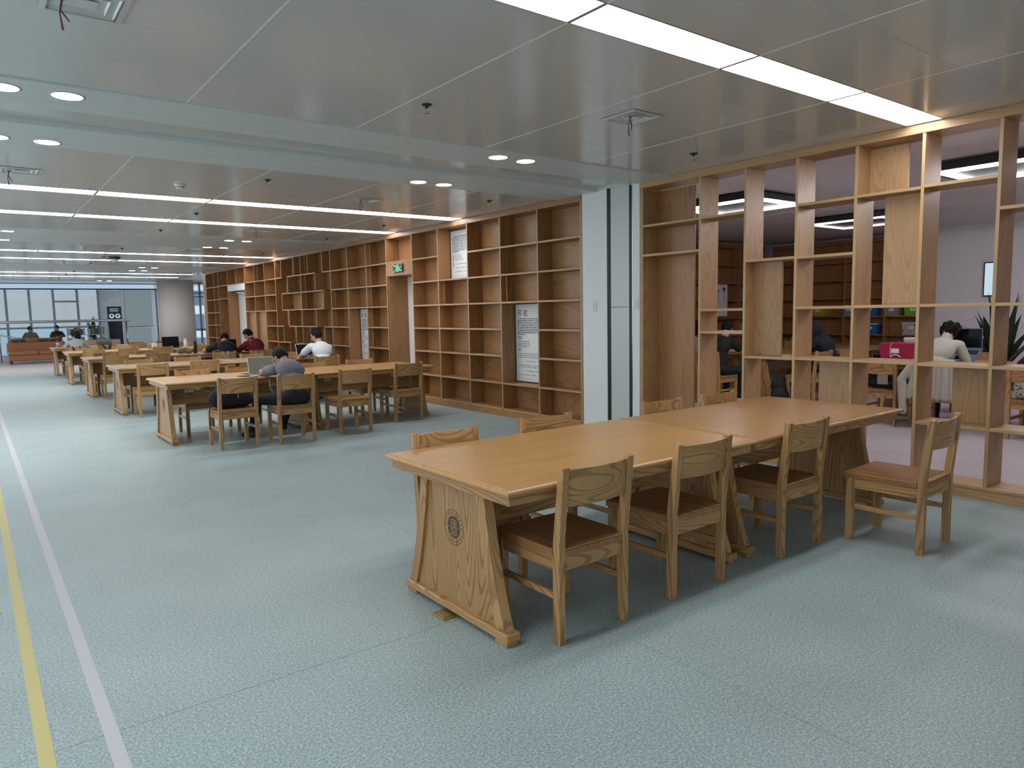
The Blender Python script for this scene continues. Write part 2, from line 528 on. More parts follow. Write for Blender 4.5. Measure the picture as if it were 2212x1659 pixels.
# ---- air vents
def vent_meshes(w):
    fr = MB()
    def ring(r0, r1, z0, z1):
        m = MB()
        for sx in range(4):
            pts = [[(-r1, -r1), (r1, -r1), (r0, -r0), (-r0, -r0)], [(r1, -r1), (r1, r1), (r0, r0), (r0, -r0)], [(r1, r1), (-r1, r1), (-r0, r0), (r0, r0)], [(-r1, r1), (-r1, -r1), (-r0, -r0), (-r0, r0)]][sx]
            vs = [(pts[0][0], pts[0][1], z1), (pts[1][0], pts[1][1], z1), (pts[2][0], pts[2][1], z0), (pts[3][0], pts[3][1], z0)]
            vt = [(p[0], p[1], p[2] + 0.003) for p in vs]
            m.add(vs + vt, [(3, 2, 1, 0), (4, 5, 6, 7), (0, 1, 5, 4), (1, 2, 6, 5), (2, 3, 7, 6), (3, 0, 4, 7)])
        return m
    rings = [ring(w * 0.84, w, -0.006, -0.004), ring(w * 0.60, w * 0.78, 0.030, -0.004), ring(w * 0.34, w * 0.54, 0.030, -0.004), MB().box(-w * 0.28, w * 0.28, -w * 0.28, w * 0.28, -0.004, 0.0)]
    return [r.mesh('louvre', 'ceiling_metal') for r in rings], MB().box(-w, w, -w, w, 0.031, 0.036).mesh('duct', 'duct_dark')
VM = vent_meshes(0.165)
VENTS = [((3.975, 3.72), 'near the closest light strip above the front table'), ((0.52, 3.75), 'at the upper left beside the downlights'), ((3.99, 8.16), 'above the row of the grey-shirted man'),
         ((0.50, 8.17), 'left of the smoke detector, over the aisle'), ((3.93, 11.9), 'beside the second light strip'), ((3.9, 16.3), 'over the third table row'), ((3.95, 20.4), 'over the fourth table row'), ((4.1, 26.0), 'before the far glass wall')]
for i, ((x, y), where) in enumerate(VENTS):
    t = thing('air_vent', f'square louvred ceiling air vent {where}', 'air vent', (x, y, ZC - 0.004), 0, 'ceiling air vents')
    for me in VM[0]:
        obj('louvre', me, t)
    obj('duct', VM[1], t)
    if i < 5:
        r = random.Random(i)
        a = MB().tube([(-0.10, -0.06, -0.004), (-0.095, -0.062, -0.03), (-0.088 + r.uniform(-.02, .02), -0.06, -0.07), (-0.07, -0.055, -0.11)], [0.003, 0.004, 0.005, 0.003], 5)
        a.tube([(-0.095, -0.062, -0.03), (-0.105, -0.058, -0.08), (-0.098, -0.056, -0.15)], [0.002, 0.003, 0.005], 5)
        a.tube([(-0.095, -0.062, -0.03), (-0.075, -0.070, -0.012)], 0.004, 5)
        a.build('ribbon', 'ribbon_plum', t)
# smoke detectors
sm = MB().lathe([(0.001, 0), (0.055, 0), (0.055, -0.012), (0.042, -0.020), (0.040, -0.040), (0.030, -0.048), (0.001, -0.050)], 20).mesh('housing', 'white_plastic', True)
sb = MB().lathe([(0.0395, -0.030), (0.0415, -0.030), (0.0415, -0.034), (0.0395, -0.034)], 20, ring=True).mesh('slot', 'black_plastic')
for (x, y), w in (((1.88, 8.17), 'above the aisle left of the sprinkler'), ((1.9, 16.2), 'over the middle table rows'), ((1.95, 20.5), 'toward the far end of the hall')):
    t = thing('smoke_detector', f'small white round smoke detector {w}', 'smoke detector', (x, y, ZC), 0, 'smoke detectors')
    obj('housing', sm, t); obj('slot', sb, t)
dome = thing('dome_camera', 'dark dome camera hanging under the far light strips', 'camera', (2.75, 18.4, ZC))
MB().lathe([(0.001, 0), (0.12, 0), (0.12, -0.03), (0.10, -0.05), (0.001, -0.05)], 20).build('mount', 'dark_metal', dome, True)
MB().sphere((0, 0, -0.05), (0.085, 0.085, 0.07), 16, 8).build('dome', 'white_plastic', dome, True)

# ---- walls
struct(MB().box(6.62, 6.80, 6.47, 24.03, 0, ZC + 0.05).build('wall_shelf', 'plaster_white'), 'white wall behind the built-in bookshelves')
struct(MB().box(-4.6, 15.5, -9.2, -9.0, 0, 3.1).build('wall_behind', 'plaster_white'))
struct(MB().box(6.03, 6.31, -9.0, -1.16, 0, 3.1).build('wall_near_right', 'plaster_white'))
# column and shutter guide between the shelf wall and the screen
colm = struct(MB().cbox(XF, 6.62, 6.050, 6.468, 0, ZC + 0.04, 0.004).build('wall_column', 'plaster_white'), 'white painted column between the shelves and the open screen')
MB().box(XF + 0.008, 6.6, 6.000, 6.049, 0, ZC + 0.03).build('shutter_groove', 'groove_black', colm)
MB().cbox(XF + 0.012, 6.6, 5.702, 5.998, 0, 1.522, 0.002).build('guide_panel', 'panel_celadon', colm)
MB().cbox(XF + 0.012, 6.6, 5.702, 5.998, 1.526, ZC + 0.01, 0.002).build('guide_panel', 'panel_celadon', colm)
MB().box(XF + 0.008, 6.6, 5.652, 5.701, 0, ZC + 0.03).build('shutter_groove', 'groove_black', colm)
MB().cbox(XF, 6.6, 5.535, 5.651, 0, ZC + 0.03, 0.003).build('narrow_pier', 'plaster_white', colm)
MB().box(XF - 0.002, XF + 0.01, 5.640, 5.646, 0, ZC).build('edge_bead', 'steel', colm)
def switch(y, z, label):
    t = thing('wall_switch', label, 'wall switch', (XF, y, z), 0, 'wall switches beside the screen')
    MB().cbox(-0.008, 0.0, -0.042, 0.042, -0.066, 0.066, 0.003).build('plate', 'white_plastic', t)
    for r_ in range(3):
        for c_ in range(2):
            MB().box(-0.0115, -0.008, -0.022 + c_ * 0.026, -0.006 + c_ * 0.026, -0.040 + r_ * 0.026, -0.022 + r_ * 0.026).build('button', 'lamp_trim', t)
switch(6.262, 1.545, 'white plate of small switches on the wide column')
switch(5.595, 1.56, 'white plate of small switches on the narrow pier beside the screen')

# ---- room behind the screen
struct(MB().box(6.35, 15.5, -9.0, 13.0, ZC, ZC + 0.2).build('ceiling_room', 'plaster_room'), 'pale ceiling of the room behind the screen')
struct(MB().box(6.80, 15.0, 9.62, 9.80, 0, ZC).build('wall_room_back', 'plaster_room'))
struct(MB().box(14.80, 14.95, 5.98, 9.62, 0, ZC).build('wall_room_far', 'plaster_room'))
rw = struct(MB().box(14.40, 15.0, -9.0, 5.97, 0, ZC).build('wall_room_right', 'plaster_room'), 'white wall of the room behind the screen')
for x in (7.5, 8.7, 9.9, 11.1, 12.3):
    MB().box(x - 0.004, x + 0.004, -3, 9.6, ZC - 0.0015, ZC).build('joint_strip', 'joint_white', bpy.data.objects['ceiling_room'])
for y in (0.9, 2.1, 3.3, 4.5, 5.7, 6.9, 8.1):
    MB().box(6.4, 13.4, y - 0.003, y + 0.003, ZC - 0.0015, ZC).build('joint_strip', 'joint_white', bpy.data.objects['ceiling_room'])
# black raft lights with LED bars
def raft(x0, x1, y0, y1, label, led='room_led'):
    t = thing('raft_light', label, 'ceiling light', ((x0 + x1) / 2, (y0 + y1) / 2, 2.775), 0, 'black raft lights with bright bars')
    hx, hy = (x1 - x0) / 2, (y1 - y0) / 2
    MB().cbox(-hx - 0.09, hx + 0.09, -hy - 0.09, hy + 0.09, 0.016, 0.09, 0.004).build('raft', 'black_plastic', t)
    for k, (a, b, c, d) in enumerate(((-hx, -hx + 0.03, -hy, hy), (hx - 0.03, hx, -hy, hy), (-hx + 0.034, hx - 0.034, -hy, -hy + 0.03), (-hx + 0.034, hx - 0.034, hy - 0.03, hy))):
        MB().cbox(a, b, c, d, 0.0, 0.015, 0.002).build('led_bar', led, t)
raft(7.62, 8.60, 5.16, 6.30, 'black raft light with bright bars nearest the wide column')
raft(7.80, 8.72, 1.95, 3.20, 'black raft light with bright bars above the seat with the cream sweater')
raft(10.9, 11.95, 5.2, 6.35, 'black raft light with bright bars farther into the room, before the dark shelves', 'room_led_dim')
raft(10.9, 11.95, 1.95, 3.2, 'black raft light with bright bars toward the white wall', 'room_led')
raft(7.80, 8.72, -1.6, -0.4, 'added unseen raft light at the near end of the room')  # extra raft outside the view, added to light the room
for (x, y) in ((9.9, 4.6), (9.75, 7.9)):
    t = thing('sprinkler', 'small fire sprinkler in the room behind the screen, ' + ('over the middle table' if y < 5 else 'before the dark shelves'), 'sprinkler', (x, y, ZC), 0, 'ceiling sprinklers')
    obj('cup', sp, t); obj('deflector', sd, t)
t = thing('air_vent', 'square air vent with hanging ribbons in the room behind the screen', 'air vent', (9.6, 5.5, ZC - 0.004), 0, 'ceiling air vents')
for me in VM[0]:
    obj('louvre', me, t)
obj('duct', VM[1], t)

# ---- floor marks
tag(MB().box(0.279, 0.327, -4, 24.4, 0.0, 0.0007).build('floor_tape', 'tape_white'), 'long white marking tape stuck on the floor by the aisle', 'floor tape', 'floor marking tapes')
tag(MB().box(0.077, 0.125, -4, 24.4, 0.0, 0.0007).build('floor_tape', 'tape_yellow'), 'long yellow marking tape stuck on the floor at the left edge', 'floor tape', 'floor marking tapes')
t = thing('floor_socket', 'round metal floor socket cover at the left edge beside the yellow tape', 'floor socket', (-0.035, 4.43, 0))
MB().lathe([(0.001, 0.0), (0.06, 0.0), (0.057, 0.004), (0.001, 0.004)], 20).build('cover', 'lamp_trim', t)
MB().lathe([(0.001, 0.004), (0.025, 0.004), (0.025, 0.006), (0.001, 0.006)], 14).build('cap', 'dark_metal', t)
# ================================================================== BUILT-IN SHELVES
B = 0.025      # board
D = 0.25       # depth of shelves
def unit(name, label, y0):
    return thing(name, label, 'bookshelf', (XF, y0, 0))
def lit_front_faces(o, m):  # gives hall-facing fronts a lighter wood, as if lit from the hall
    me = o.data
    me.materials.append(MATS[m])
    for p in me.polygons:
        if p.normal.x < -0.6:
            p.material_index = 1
class Unit:
    def __init__(s, label, y0, wz='shelf_z', wy='shelf_y', name='bookshelf', D=D, XF0=XF):
        s.t = thing(name, label, 'bookshelf', (XF0, y0, 0)); s.y0 = y0; s.wz = wz; s.wy = wy; s.D = D; s.e = 'screenedge_' if wz.startswith('screen') else 'edge_'
    def vert(s, y, z0, z1, x0=0.0, x1=None, b=B, name='divider'):
        m = MB().cbox(x0, s.D if x1 is None else x1, y - s.y0 - b / 2, y - s.y0 + b / 2, z0, z1, 0.0015)
        lit_front_faces(m.build(name, s.wz, s.t), s.e + 'z')
    def shelf(s, ya, yb, z, x0=0.0, x1=None, b=B, name='shelf'):
        m = MB().cbox(x0, s.D if x1 is None else x1, ya - s.y0, yb - s.y0, z - b / 2, z + b / 2, 0.0015)
        lit_front_faces(m.build(name, s.wy, s.t), s.e + 'y')
    def back(s, ya, yb, z0, z1, x=None, w=None, name='back_panel', th=0.012):
        x = s.D if x is None else x
        MB().box(x, x + th, ya - s.y0, yb - s.y0, z0, z1).build(name, w or s.wy, s.t)
    def board(s, x0, x1, ya, yb, z0, z1, name, w=None, c=0.002):
        MB().cbox(x0, x1, ya - s.y0, yb - s.y0, z0, z1, c).build(name, w or s.wy, s.t)
    def batten(s, y, z0, z1, x=0.06):
        MB().box(x, x + 0.02, y - s.y0 - 0.012, y - s.y0 + 0.012, z0, z1).build('batten', s.wz, s.t)
ZS = [0.105, 0.475, 0.865, 1.245, 1.622, 2.008, 2.392]
ZT = 2.812
h = B / 2
def column(u, ya, yb, levels, zmin=0.105, zmax=ZT):
    for z in levels:
        u.shelf(ya + h, yb - h, z)
    lv = sorted(set([zmin] + list(levels) + [zmax]))
    for a, b in zip(lv[:-1], lv[1:]):
        u.back(ya + h, yb - h, a, b)
# --- zone A
A = Unit('five-bay oak bookshelf with framed text boards, next to the white column', 6.47)
A.board(0, D + 0.05, 6.470, 6.490, 0, ZC, 'end_panel', 'shelf_z')
A.vert(6.502, 0.105, ZT)
va = [6.502, 7.332, 8.160, 8.985, 9.830, 10.657]
for y in va[1:]:
    A.vert(y, 0.0 if y > 10.6 else 0.105, ZT)
A.board(-0.004, D, 6.490, 10.670, ZT, ZC, 'top_rail')
A.board(0.0, D, 6.490, 10.645, 0.0, 0.0925, 'plinth')
column(A, va[0], va[1], ZS)
column(A, va[1], va[2], [0.105, 0.475, 1.622, 2.008, 2.392])
column(A, va[2], va[3], ZS)
column(A, va[3], va[4], [0.105, 0.475, 0.865, 1.245, 1.622, 2.008])
column(A, va[4], va[5], ZS)
A.batten(8.10, 1.622 + h, 2.008 - h)
A.batten(9.765, 1.622 + h, 2.008 - h)
# --- doorway 1
DW = thing('doorway_portal', 'tall recessed oak doorway under the lit exit sign', 'doorway', (XF, 11.12, 0))
def dboard(root, x0, x1, ya, yb, z0, z1, name, w, yo, c=0.002):
    MB().cbox(x0, x1, ya - yo, yb - yo, z0, z1, c).build(name, w, root)
dboard(DW, 0, D, 10.671, 11.567, ZT, ZC, 'top_rail', 'shelf_y', 11.12)
dboard(DW, 0, D, 10.671, 11.567, 2.384, 2.410, 'shelf', 'shelf_y', 11.12)
dboard(DW, D, D + 0.012, 10.671, 11.567, 2.410, ZT, 'back_panel', 'shelf_z', 11.12)
dboard(DW, 0.0, 0.022, 10.671, 11.567, 2.155, 2.383, 'header', 'shelf_y', 11.12)
dboard(DW, 0.022, 0.58, 10.671, 11.567, 2.155, 2.175, 'soffit', 'shelf_y', 11.12)
dboard(DW, 0.022, 0.58, 11.547, 11.567, 0, 2.155, 'jamb', 'shelf_z', 11.12)
dboard(DW, 0.255, 0.58, 10.671, 10.690, 0, 2.155, 'jamb', 'shelf_z', 11.12)
dboard(DW, 0.40, 0.44, 10.691, 11.546, 0, 2.153, 'door_leaf', 'white_plastic', 11.12)
# --- exit sign
ES = thing('exit_sign', 'square dark exit sign with a green running figure and white arrows', 'exit sign', (XF - 0.002, 11.12, 2.279))
mat('exit_dark', (0.035, 0.04, 0.04), 0.5)
mat('exit_green', (0.1, 0.7, 0.35), 0.5, emit=(0.16, 0.95, 0.45), estr=1.0)
MB().cbox(-0.022, 0, -0.17, 0.17, -0.072, 0.072, 0.003).build('case', 'exit_dark', ES)
g = MB()
for a in ((-0.055, 0.055, 0.045, 0.058), (-0.055, 0.055, -0.058, -0.050), (-0.055, -0.043, -0.055, 0.055), (0.043, 0.055, -0.055, 0.055)):
    g.box(-0.0245, -0.022, a[0], a[1], a[2], a[3])
g.sphere((-0.0235, 0.006, 0.032), (0.003, 0.010, 0.010), 10, 6)
g.tube([(-0.0235, 0.004, 0.022), (-0.0235, -0.004, -0.010)], 0.010, 6)
g.tube([(-0.0235, -0.004, -0.010), (-0.0235, 0.016, -0.026), (-0.0235, 0.010, -0.048)], 0.006, 6)
g.tube([(-0.0235, -0.004, -0.010), (-0.0235, -0.016, -0.030), (-0.0235, -0.034, -0.034)], 0.006, 6)
g.tube([(-0.0235, 0.004, 0.018), (-0.0235, 0.022, 0.006), (-0.0235, 0.028, 0.018)], 0.005, 6)
g.tube([(-0.0235, 0.004, 0.018), (-0.0235, -0.018, 0.012), (-0.0235, -0.024, -0.002)], 0.005, 6)
g.build('figure', 'exit_green', ES)
w = MB()
for pts in (((0.06, 0.02), (0.15, 0.06)), ((0.06, -0.02), (0.15, -0.06), (0.10, -0.062)), ((-0.06, 0.004), (-0.14, 0.008), (-0.14, 0.06)), ((-0.06, -0.02), (-0.125, -0.045)), ):
    w.tube([(-0.0235, a, b) for a, b in pts], 0.006, 6)
w.sphere((-0.0235, -0.13, -0.05), (0.003, 0.014, 0.014), 10, 6)
w.build('arrows', 'white_plastic', ES)
# --- zone B with the stepped pattern
U = Unit('long oak bookshelf wall with the stepped staircase pattern of boxes', 11.58)
U.board(-0.004, D, 11.568, 19.79, ZT, ZC, 'top_rail')
U.board(0, D, 11.568, 19.79, 0, 0.0925, 'plinth')
vb = [11.585, 12.41, 13.24, 14.062]
for y in vb:
    U.vert(y, 0.0 if y < 11.6 else 0.0925, ZT)
column(U, vb[0], vb[1], ZS)
column(U, vb[1], vb[2], [0.105, 0.475, 1.622, 2.008, 2.392])
column(U, vb[2], vb[3], ZS)
for a, b in zip(ZS[1:], ZS[2:] + [ZT]):
    U.batten(12.35, a + h, b - h)
for a, b in ((1.245, 1.622), (1.622, 2.008)):
    U.batten(13.99, a + h, b - h)
vc = [17.365, 18.17, 18.97, 19.778]
for y in vc:
    U.vert(y, 0.0925, ZT)
column(U, vc[0], vc[1], ZS)
column(U, vc[1], vc[2], [0.105, 1.622, 2.008, 2.392])
column(U, vc[2], vc[3], [0.105, 1.622, 2.008, 2.392])
U.batten(18.87, 2.392 + h, ZT - h)
U.board(0.08, 0.10, 18.26, 18.955, 0.12, 1.608, 'closed_panel', 'shelf_z')
U.board(0.08, 0.10, 18.985, 19.76, 0.12, 1.608, 'closed_panel', 'shelf_z')
# pattern
U.back(14.08, 17.35, 0.0925, 1.245); U.back(14.08, 17.35, 1.245, 2.01); U.back(14.08, 17.35, 2.01, ZT)
yc_ = 15.712
def V(y, z0, z1): U.vert(y, z0, z1)
V(14.482, 2.396 + h, ZT); V(16.945, 2.396 + h, ZT)
U.shelf(14.0745, 14.494, 2.396); U.shelf(16.932, 17.3525, 2.396)
for y in (15.295, yc_, 16.130): V(y, 2.40 + h, ZT)
U.shelf(14.878, 16.552, 2.40)
for y in (14.890, yc_, 16.540): V(y, 2.013 + h, 2.40 - h)
U.shelf(14.455, 16.968, 2.013)
for y in (14.467, yc_, 16.956): V(y, 1.627 + h, 2.013 - h)
U.shelf(14.455, 16.968, 1.627)
for y in (14.890, yc_, 16.540): V(y, 1.246 + h, 1.627 - h)
U.shelf(14.878, 16.552, 1.246)
for y in (15.295, yc_, 16.135): V(y, 0.85 + h, 1.246 - h)
U.shelf(15.283, 16.147, 0.85)
U.shelf(14.0745, 14.494, 1.243); V(14.482, 0.865 + h, 1.243 - h)
U.shelf(16.930, 17.3525, 1.243); V(16.942, 0.865 + h, 1.243 - h)
U.shelf(14.0745, 14.90, 0.865); V(14.888, 0.475 + h, 0.865 - h)
U.shelf(16.53, 17.3525, 0.865); V(16.542, 0.475 + h, 0.865 - h)
U.shelf(14.0745, 15.30, 0.475); U.shelf(16.12, 17.3525, 0.475)
V(15.29, 0.105, 0.475 - h); V(16.135, 0.105, 0.475 - h)
for z0, z1 in ((0.85, 1.246), (1.627, 2.013), (2.013, 2.40), (2.40, ZT)):
    U.batten(15.60, z0 + h, z1 - h, 0.06)
# --- doorway 2
D2 = thing('doorway_portal', 'far recessed doorway with a pale header and a white door with a red sticker', 'doorway', (XF, 20.58, 0))
yo = 20.58
dboard(D2, 0, D, 19.792, 21.356, ZT, ZC, 'top_rail', 'shelf_y', yo)
dboard(D2, 0, D, 19.792, 21.356, 2.384, 2.410, 'shelf', 'shelf_y', yo)
dboard(D2, D, D + 0.012, 19.792, 21.356, 2.410, ZT, 'back_panel', 'shelf_z', yo)
dboard(D2, 0, D, 20.57, 20.595, 2.410, ZT, 'divider', 'shelf_z', yo)
dboard(D2, 0, 0.02, 19.792, 21.356, 2.215, 2.383, 'header', 'plaster_white', yo)
dboard(D2, 0.02, 0.58, 19.792, 21.356, 2.215, 2.235, 'soffit', 'shelf_y', yo)
dboard(D2, 0.02, 0.58, 21.336, 21.356, 0, 2.215, 'jamb', 'shelf_z', yo)
dboard(D2, 0.255, 0.58, 19.792, 19.81, 0, 2.215, 'jamb', 'shelf_z', yo)
dl = MB().cbox(0.28, 0.32, 19.82 - yo, 21.33 - yo, 0, 2.212, 0.002).build('door_leaf', 'white_plastic', D2)
for z0, z1 in ((1.75, 1.98), (1.45, 1.68), (0.85, 1.10)):
    MB().box(0.275, 0.281, 20.62 - yo, 20.68 - yo, z0, z1).build('vision_slot', 'dark_metal', dl)
mat('sticker_red', (0.35, 0.02, 0.02), 0.5)
MB().box(0.276, 0.281, 20.0 - yo, 20.25 - yo, 1.84, 1.90).build('sticker', 'sticker_red', dl)
cl = MB().cbox(0.23, 0.28, 20.35 - yo, 20.75 - yo, 2.10, 2.15, 0.004)
cl.tube([(0.24, 20.6 - yo, 2.15), (0.10, 20.85 - yo, 2.17), (0.14, 21.2 - yo, 2.18)], 0.012, 6)
cl.build('door_closer', 'steel', dl)
# --- zone D
Dn = Unit('narrow oak bookshelf at the far end by the window', 21.37)
Dn.board(-0.004, D, 21.358, 23.70, ZT, ZC, 'top_rail')
Dn.board(0, D, 21.358, 23.70, 0, 0.0925, 'plinth')
vd = [21.37, 22.315, 22.81, 23.69]
for y in vd:
    Dn.vert(y, 0.0925, ZT)
column(Dn, vd[0], vd[1], [0.105, 2.02, 2.40])
column(Dn, vd[1], vd[2], ZS)
column(Dn, vd[2], vd[3], ZS)
Dn.board(0, 0.62, 23.704, 24.03, 0, ZC, 'end_pilaster', 'shelf_z')
Dn.batten(22.95, 2.40 + h, ZT - h)

# ================================================================== FRAMED TEXT BOARDS
def dashes(m, x, u0, u1, z, hgt, rnd, yo, gap=0.012, p=1.0):
    u = u0
    while u < u1:
        l = rnd.uniform(0.008, 0.045)
        if rnd.random() < p:
            m.box(x - 0.0006, x, yo - min(u + l, u1), yo - u, z - hgt / 2, z + hgt / 2)
        u += l + rnd.uniform(0.003, gap)
def rings(m, x, u, z, n, yo, vertical=False):
    for k in range(n):
        cy, cz = (yo - u, z - k * 0.035) if vertical else (yo - u - k * 0.032, z)
        pts = [(x, cy + 0.014 * math.cos(t * PI / 6), cz + 0.019 * math.sin(t * PI / 6)) for t in range(13)]
        m.tube(pts, 0.0028, 5)
def text_mesh(txt, size, name='title'):
    c = bpy.data.curves.new(name, 'FONT')
    c.body = txt; c.size = size; c.extrude = 0.0004; c.align_x = 'LEFT'
    o = bpy.data.objects.new(name, c)
    COL.objects.link(o)
    bpy.context.view_layer.update()
    me = bpy.data.meshes.new_from_object(o.evaluated_get(bpy.context.evaluated_depsgraph_get()))
    bpy.data.objects.remove(o, do_unlink=True)
    return me
def board(ya, yb, z0, z1, label, title=None, kind=0, seed=1):
    """a framed sheet facing the hall, hung at the back of a niche"""
    yo = (ya + yb) / 2
    t = thing('text_board', label, 'poster', (XF + D - 0.012, yo, z0), 0, 'framed text boards in the shelf niches')
    H, W = z1 - z0, yb - ya
    fr = MB()
    f = 0.012
    fr.cbox(-0.008, 0.011, -W / 2, -W / 2 + f, 0, H, 0.001).cbox(-0.008, 0.011, W / 2 - f, W / 2, 0, H, 0.001)
    fr.cbox(-0.008, 0.011, -W / 2 + f, W / 2 - f, 0, f, 0.001).cbox(-0.008, 0.011, -W / 2 + f, W / 2 - f, H - f, H, 0.001)
    fr.build('frame', 'black_plastic', t)
    MB().box(0.0, 0.010, -W / 2 + f, W / 2 - f, f, H - f).build('sheet', 'paper', t)
    b = MB()
    i = 0.05
    for (a0, a1, b0, b1) in ((-W / 2 + i, W / 2 - i, i, i + 0.003), (-W / 2 + i, W / 2 - i, H - i, H - i + 0.003), (-W / 2 + i, -W / 2 + i + 0.003, i, H - i), (W / 2 - i - 0.003, W / 2 - i, i, H - i)):
        b.box(-0.0006, 0, a0, a1, b0, b1)
    b.build('border_line', 'lamp_trim', t)
    m = MB()
    rnd = random.Random(seed)
    top = H
    yl = W / 2
    if kind == 0:
        z = top - 0.215
        for k in range(10):
            dashes(m, 0, 0.055 + (0.03 if k == 0 else 0), W - 0.06 if k < 9 else 0.22, z, 0.011, rnd, yl); z -= 0.0245
        rings(m, 0, 0.075, z - 0.025, 3, yl); z -= 0.075
        for k in range(4):
            dashes(m, 0, 0.065, 0.32 - 0.03 * (k == 3), z, 0.008, rnd, yl); z -= 0.026
        rings(m, 0, 0.075, z - 0.015, 2, yl); z -= 0.07
        for n, u1 in ((3, 0.40), (1, 0.42), (2, 0.42), (1, 0.44), (1, 0.30), (1, 0.44), (1, 0.44)):
            for k in range(n):
                if z > 0.07:
                    dashes(m, 0, 0.07 if n > 1 or u1 < 0.4 else 0.25, u1 + 0.15, z, 0.007, rnd, yl, 0.02); z -= 0.026
            z -= 0.03
    else:
        z = top - 0.10
        for k in range(11):
            dashes(m, 0, 0.055 + (0.03 if k == 0 else 0), W - 0.06 if k < 10 else 0.25, z, 0.011, rnd, yl); z -= 0.0245
        rings(m, 0, 0.075, z - 0.03, 3, yl, True)
        rings(m, 0, 0.075, z - 0.155, 2, yl, True)
        for k in range(4):
            dashes(m, 0, 0.12, 0.30 + 0.02 * k, z - 0.02, 0.007, rnd, yl); z -= 0.026
        for k in range(3):
            z -= 0.06
            if z > 0.06:
                dashes(m, 0, 0.13, 0.5, z, 0.007, rnd, yl, 0.02)
    m.build('text_lines', 'ink', t)
    if title:
        me = text_mesh(title, 0.10)
        me.materials.clear(); me.materials.append(MATS['ink'])
        obj('title', me, t, (-0.0005, yl - 0.055, top - 0.172), (PI / 2, 0, -PI / 2))
    return t
board(7.35, 8.142, 0.49, 1.606, 'large framed text board with two brush-written characters, low in the shelf beside the column', '\u82cf \u8f7c', 0, 3)
board(9.003, 9.812, 2.022, 2.795, 'framed text board high in the shelf right of the exit sign', None, 1, 5)
board(12.43, 13.222, 0.49, 1.606, 'framed text board half hidden in the shelf left of the exit sign', '\u675c \u752b', 0, 9)

# ================================================================== OPEN SCREEN
SD = 0.29
S = Unit('open oak shelving screen of offset boxes dividing the hall from the next room', 2.0, 'screen_z', 'screen_y', 'shelving_screen', SD)
vy = [5.497, 4.713, 4.180, 3.645, 3.105, 2.576, 2.050, 1.52, 0.99, 0.46, -0.07, -0.60, -1.135]
S.board(-0.006, SD, -1.15, 5.535, 2.818, ZC, 'top_beam')
S.board(0.010, SD - 0.01, -1.15, 5.535, 0.0, 0.078, 'plinth')
S.board(0.0, SD, -1.15, 5.535, 0.079, 0.103, 'bottom_board')
S.board(0.0, SD, 5.511, 5.533, 0.104, 2.817, 'end_board', 'screen_z')
for y in vy:
    S.vert(y, 0.104, 2.817)
LV = {0: [2.405, 2.085], 1: [2.408, 1.474, 1.246, 0.545], 2: [1.938, 1.012], 3: [2.400, 1.934, 1.480, 1.018], 4: [2.402, 1.482, 1.020], 5: [2.410, 1.483, 1.015, 0.545],
      6: [2.178, 1.482, 1.015, 0.548], 7: [2.40, 1.94, 1.02], 8: [2.2, 1.48, 0.55], 9: [2.4, 1.48, 1.02], 10: [1.94, 1.25, 0.55], 11: [2.4, 1.02]}
for i, zs in LV.items():
    for z in zs:
        S.shelf(vy[i + 1] + h, vy[i] - h, z)
def infill(i, ya, yb, z0, z1, x):
    S.board(x, x + 0.022, ya, yb, z0 + 0.013, z1 - 0.013, 'infill_panel', 'shelf_z' if i == 0 else 'screen_z', 0.0015)  # first bay takes the darker shelf oak, its shade put into the colour
infill(0, 4.985, 5.484, 0.104, 2.085, 0.262)
infill(0, 4.985, 5.484, 2.085, 2.405, 0.262)
infill(0, 4.985, 5.484, 2.405, 2.818, 0.262)
infill(2, 3.865, 4.167, 1.012, 1.938, 0.150)
infill(3, 3.118, 3.475, 0.100, 1.018, 0.150)
infill(4, 2.775, 3.092, 2.402, 2.818, 0.200)
infill(4, 2.589, 2.930, 1.482, 2.402, 0.150)
infill(5, 2.063, 2.370, 0.545, 1.015, 0.180)
infill(7, 1.0, 1.30, 1.02, 1.94, 0.15)
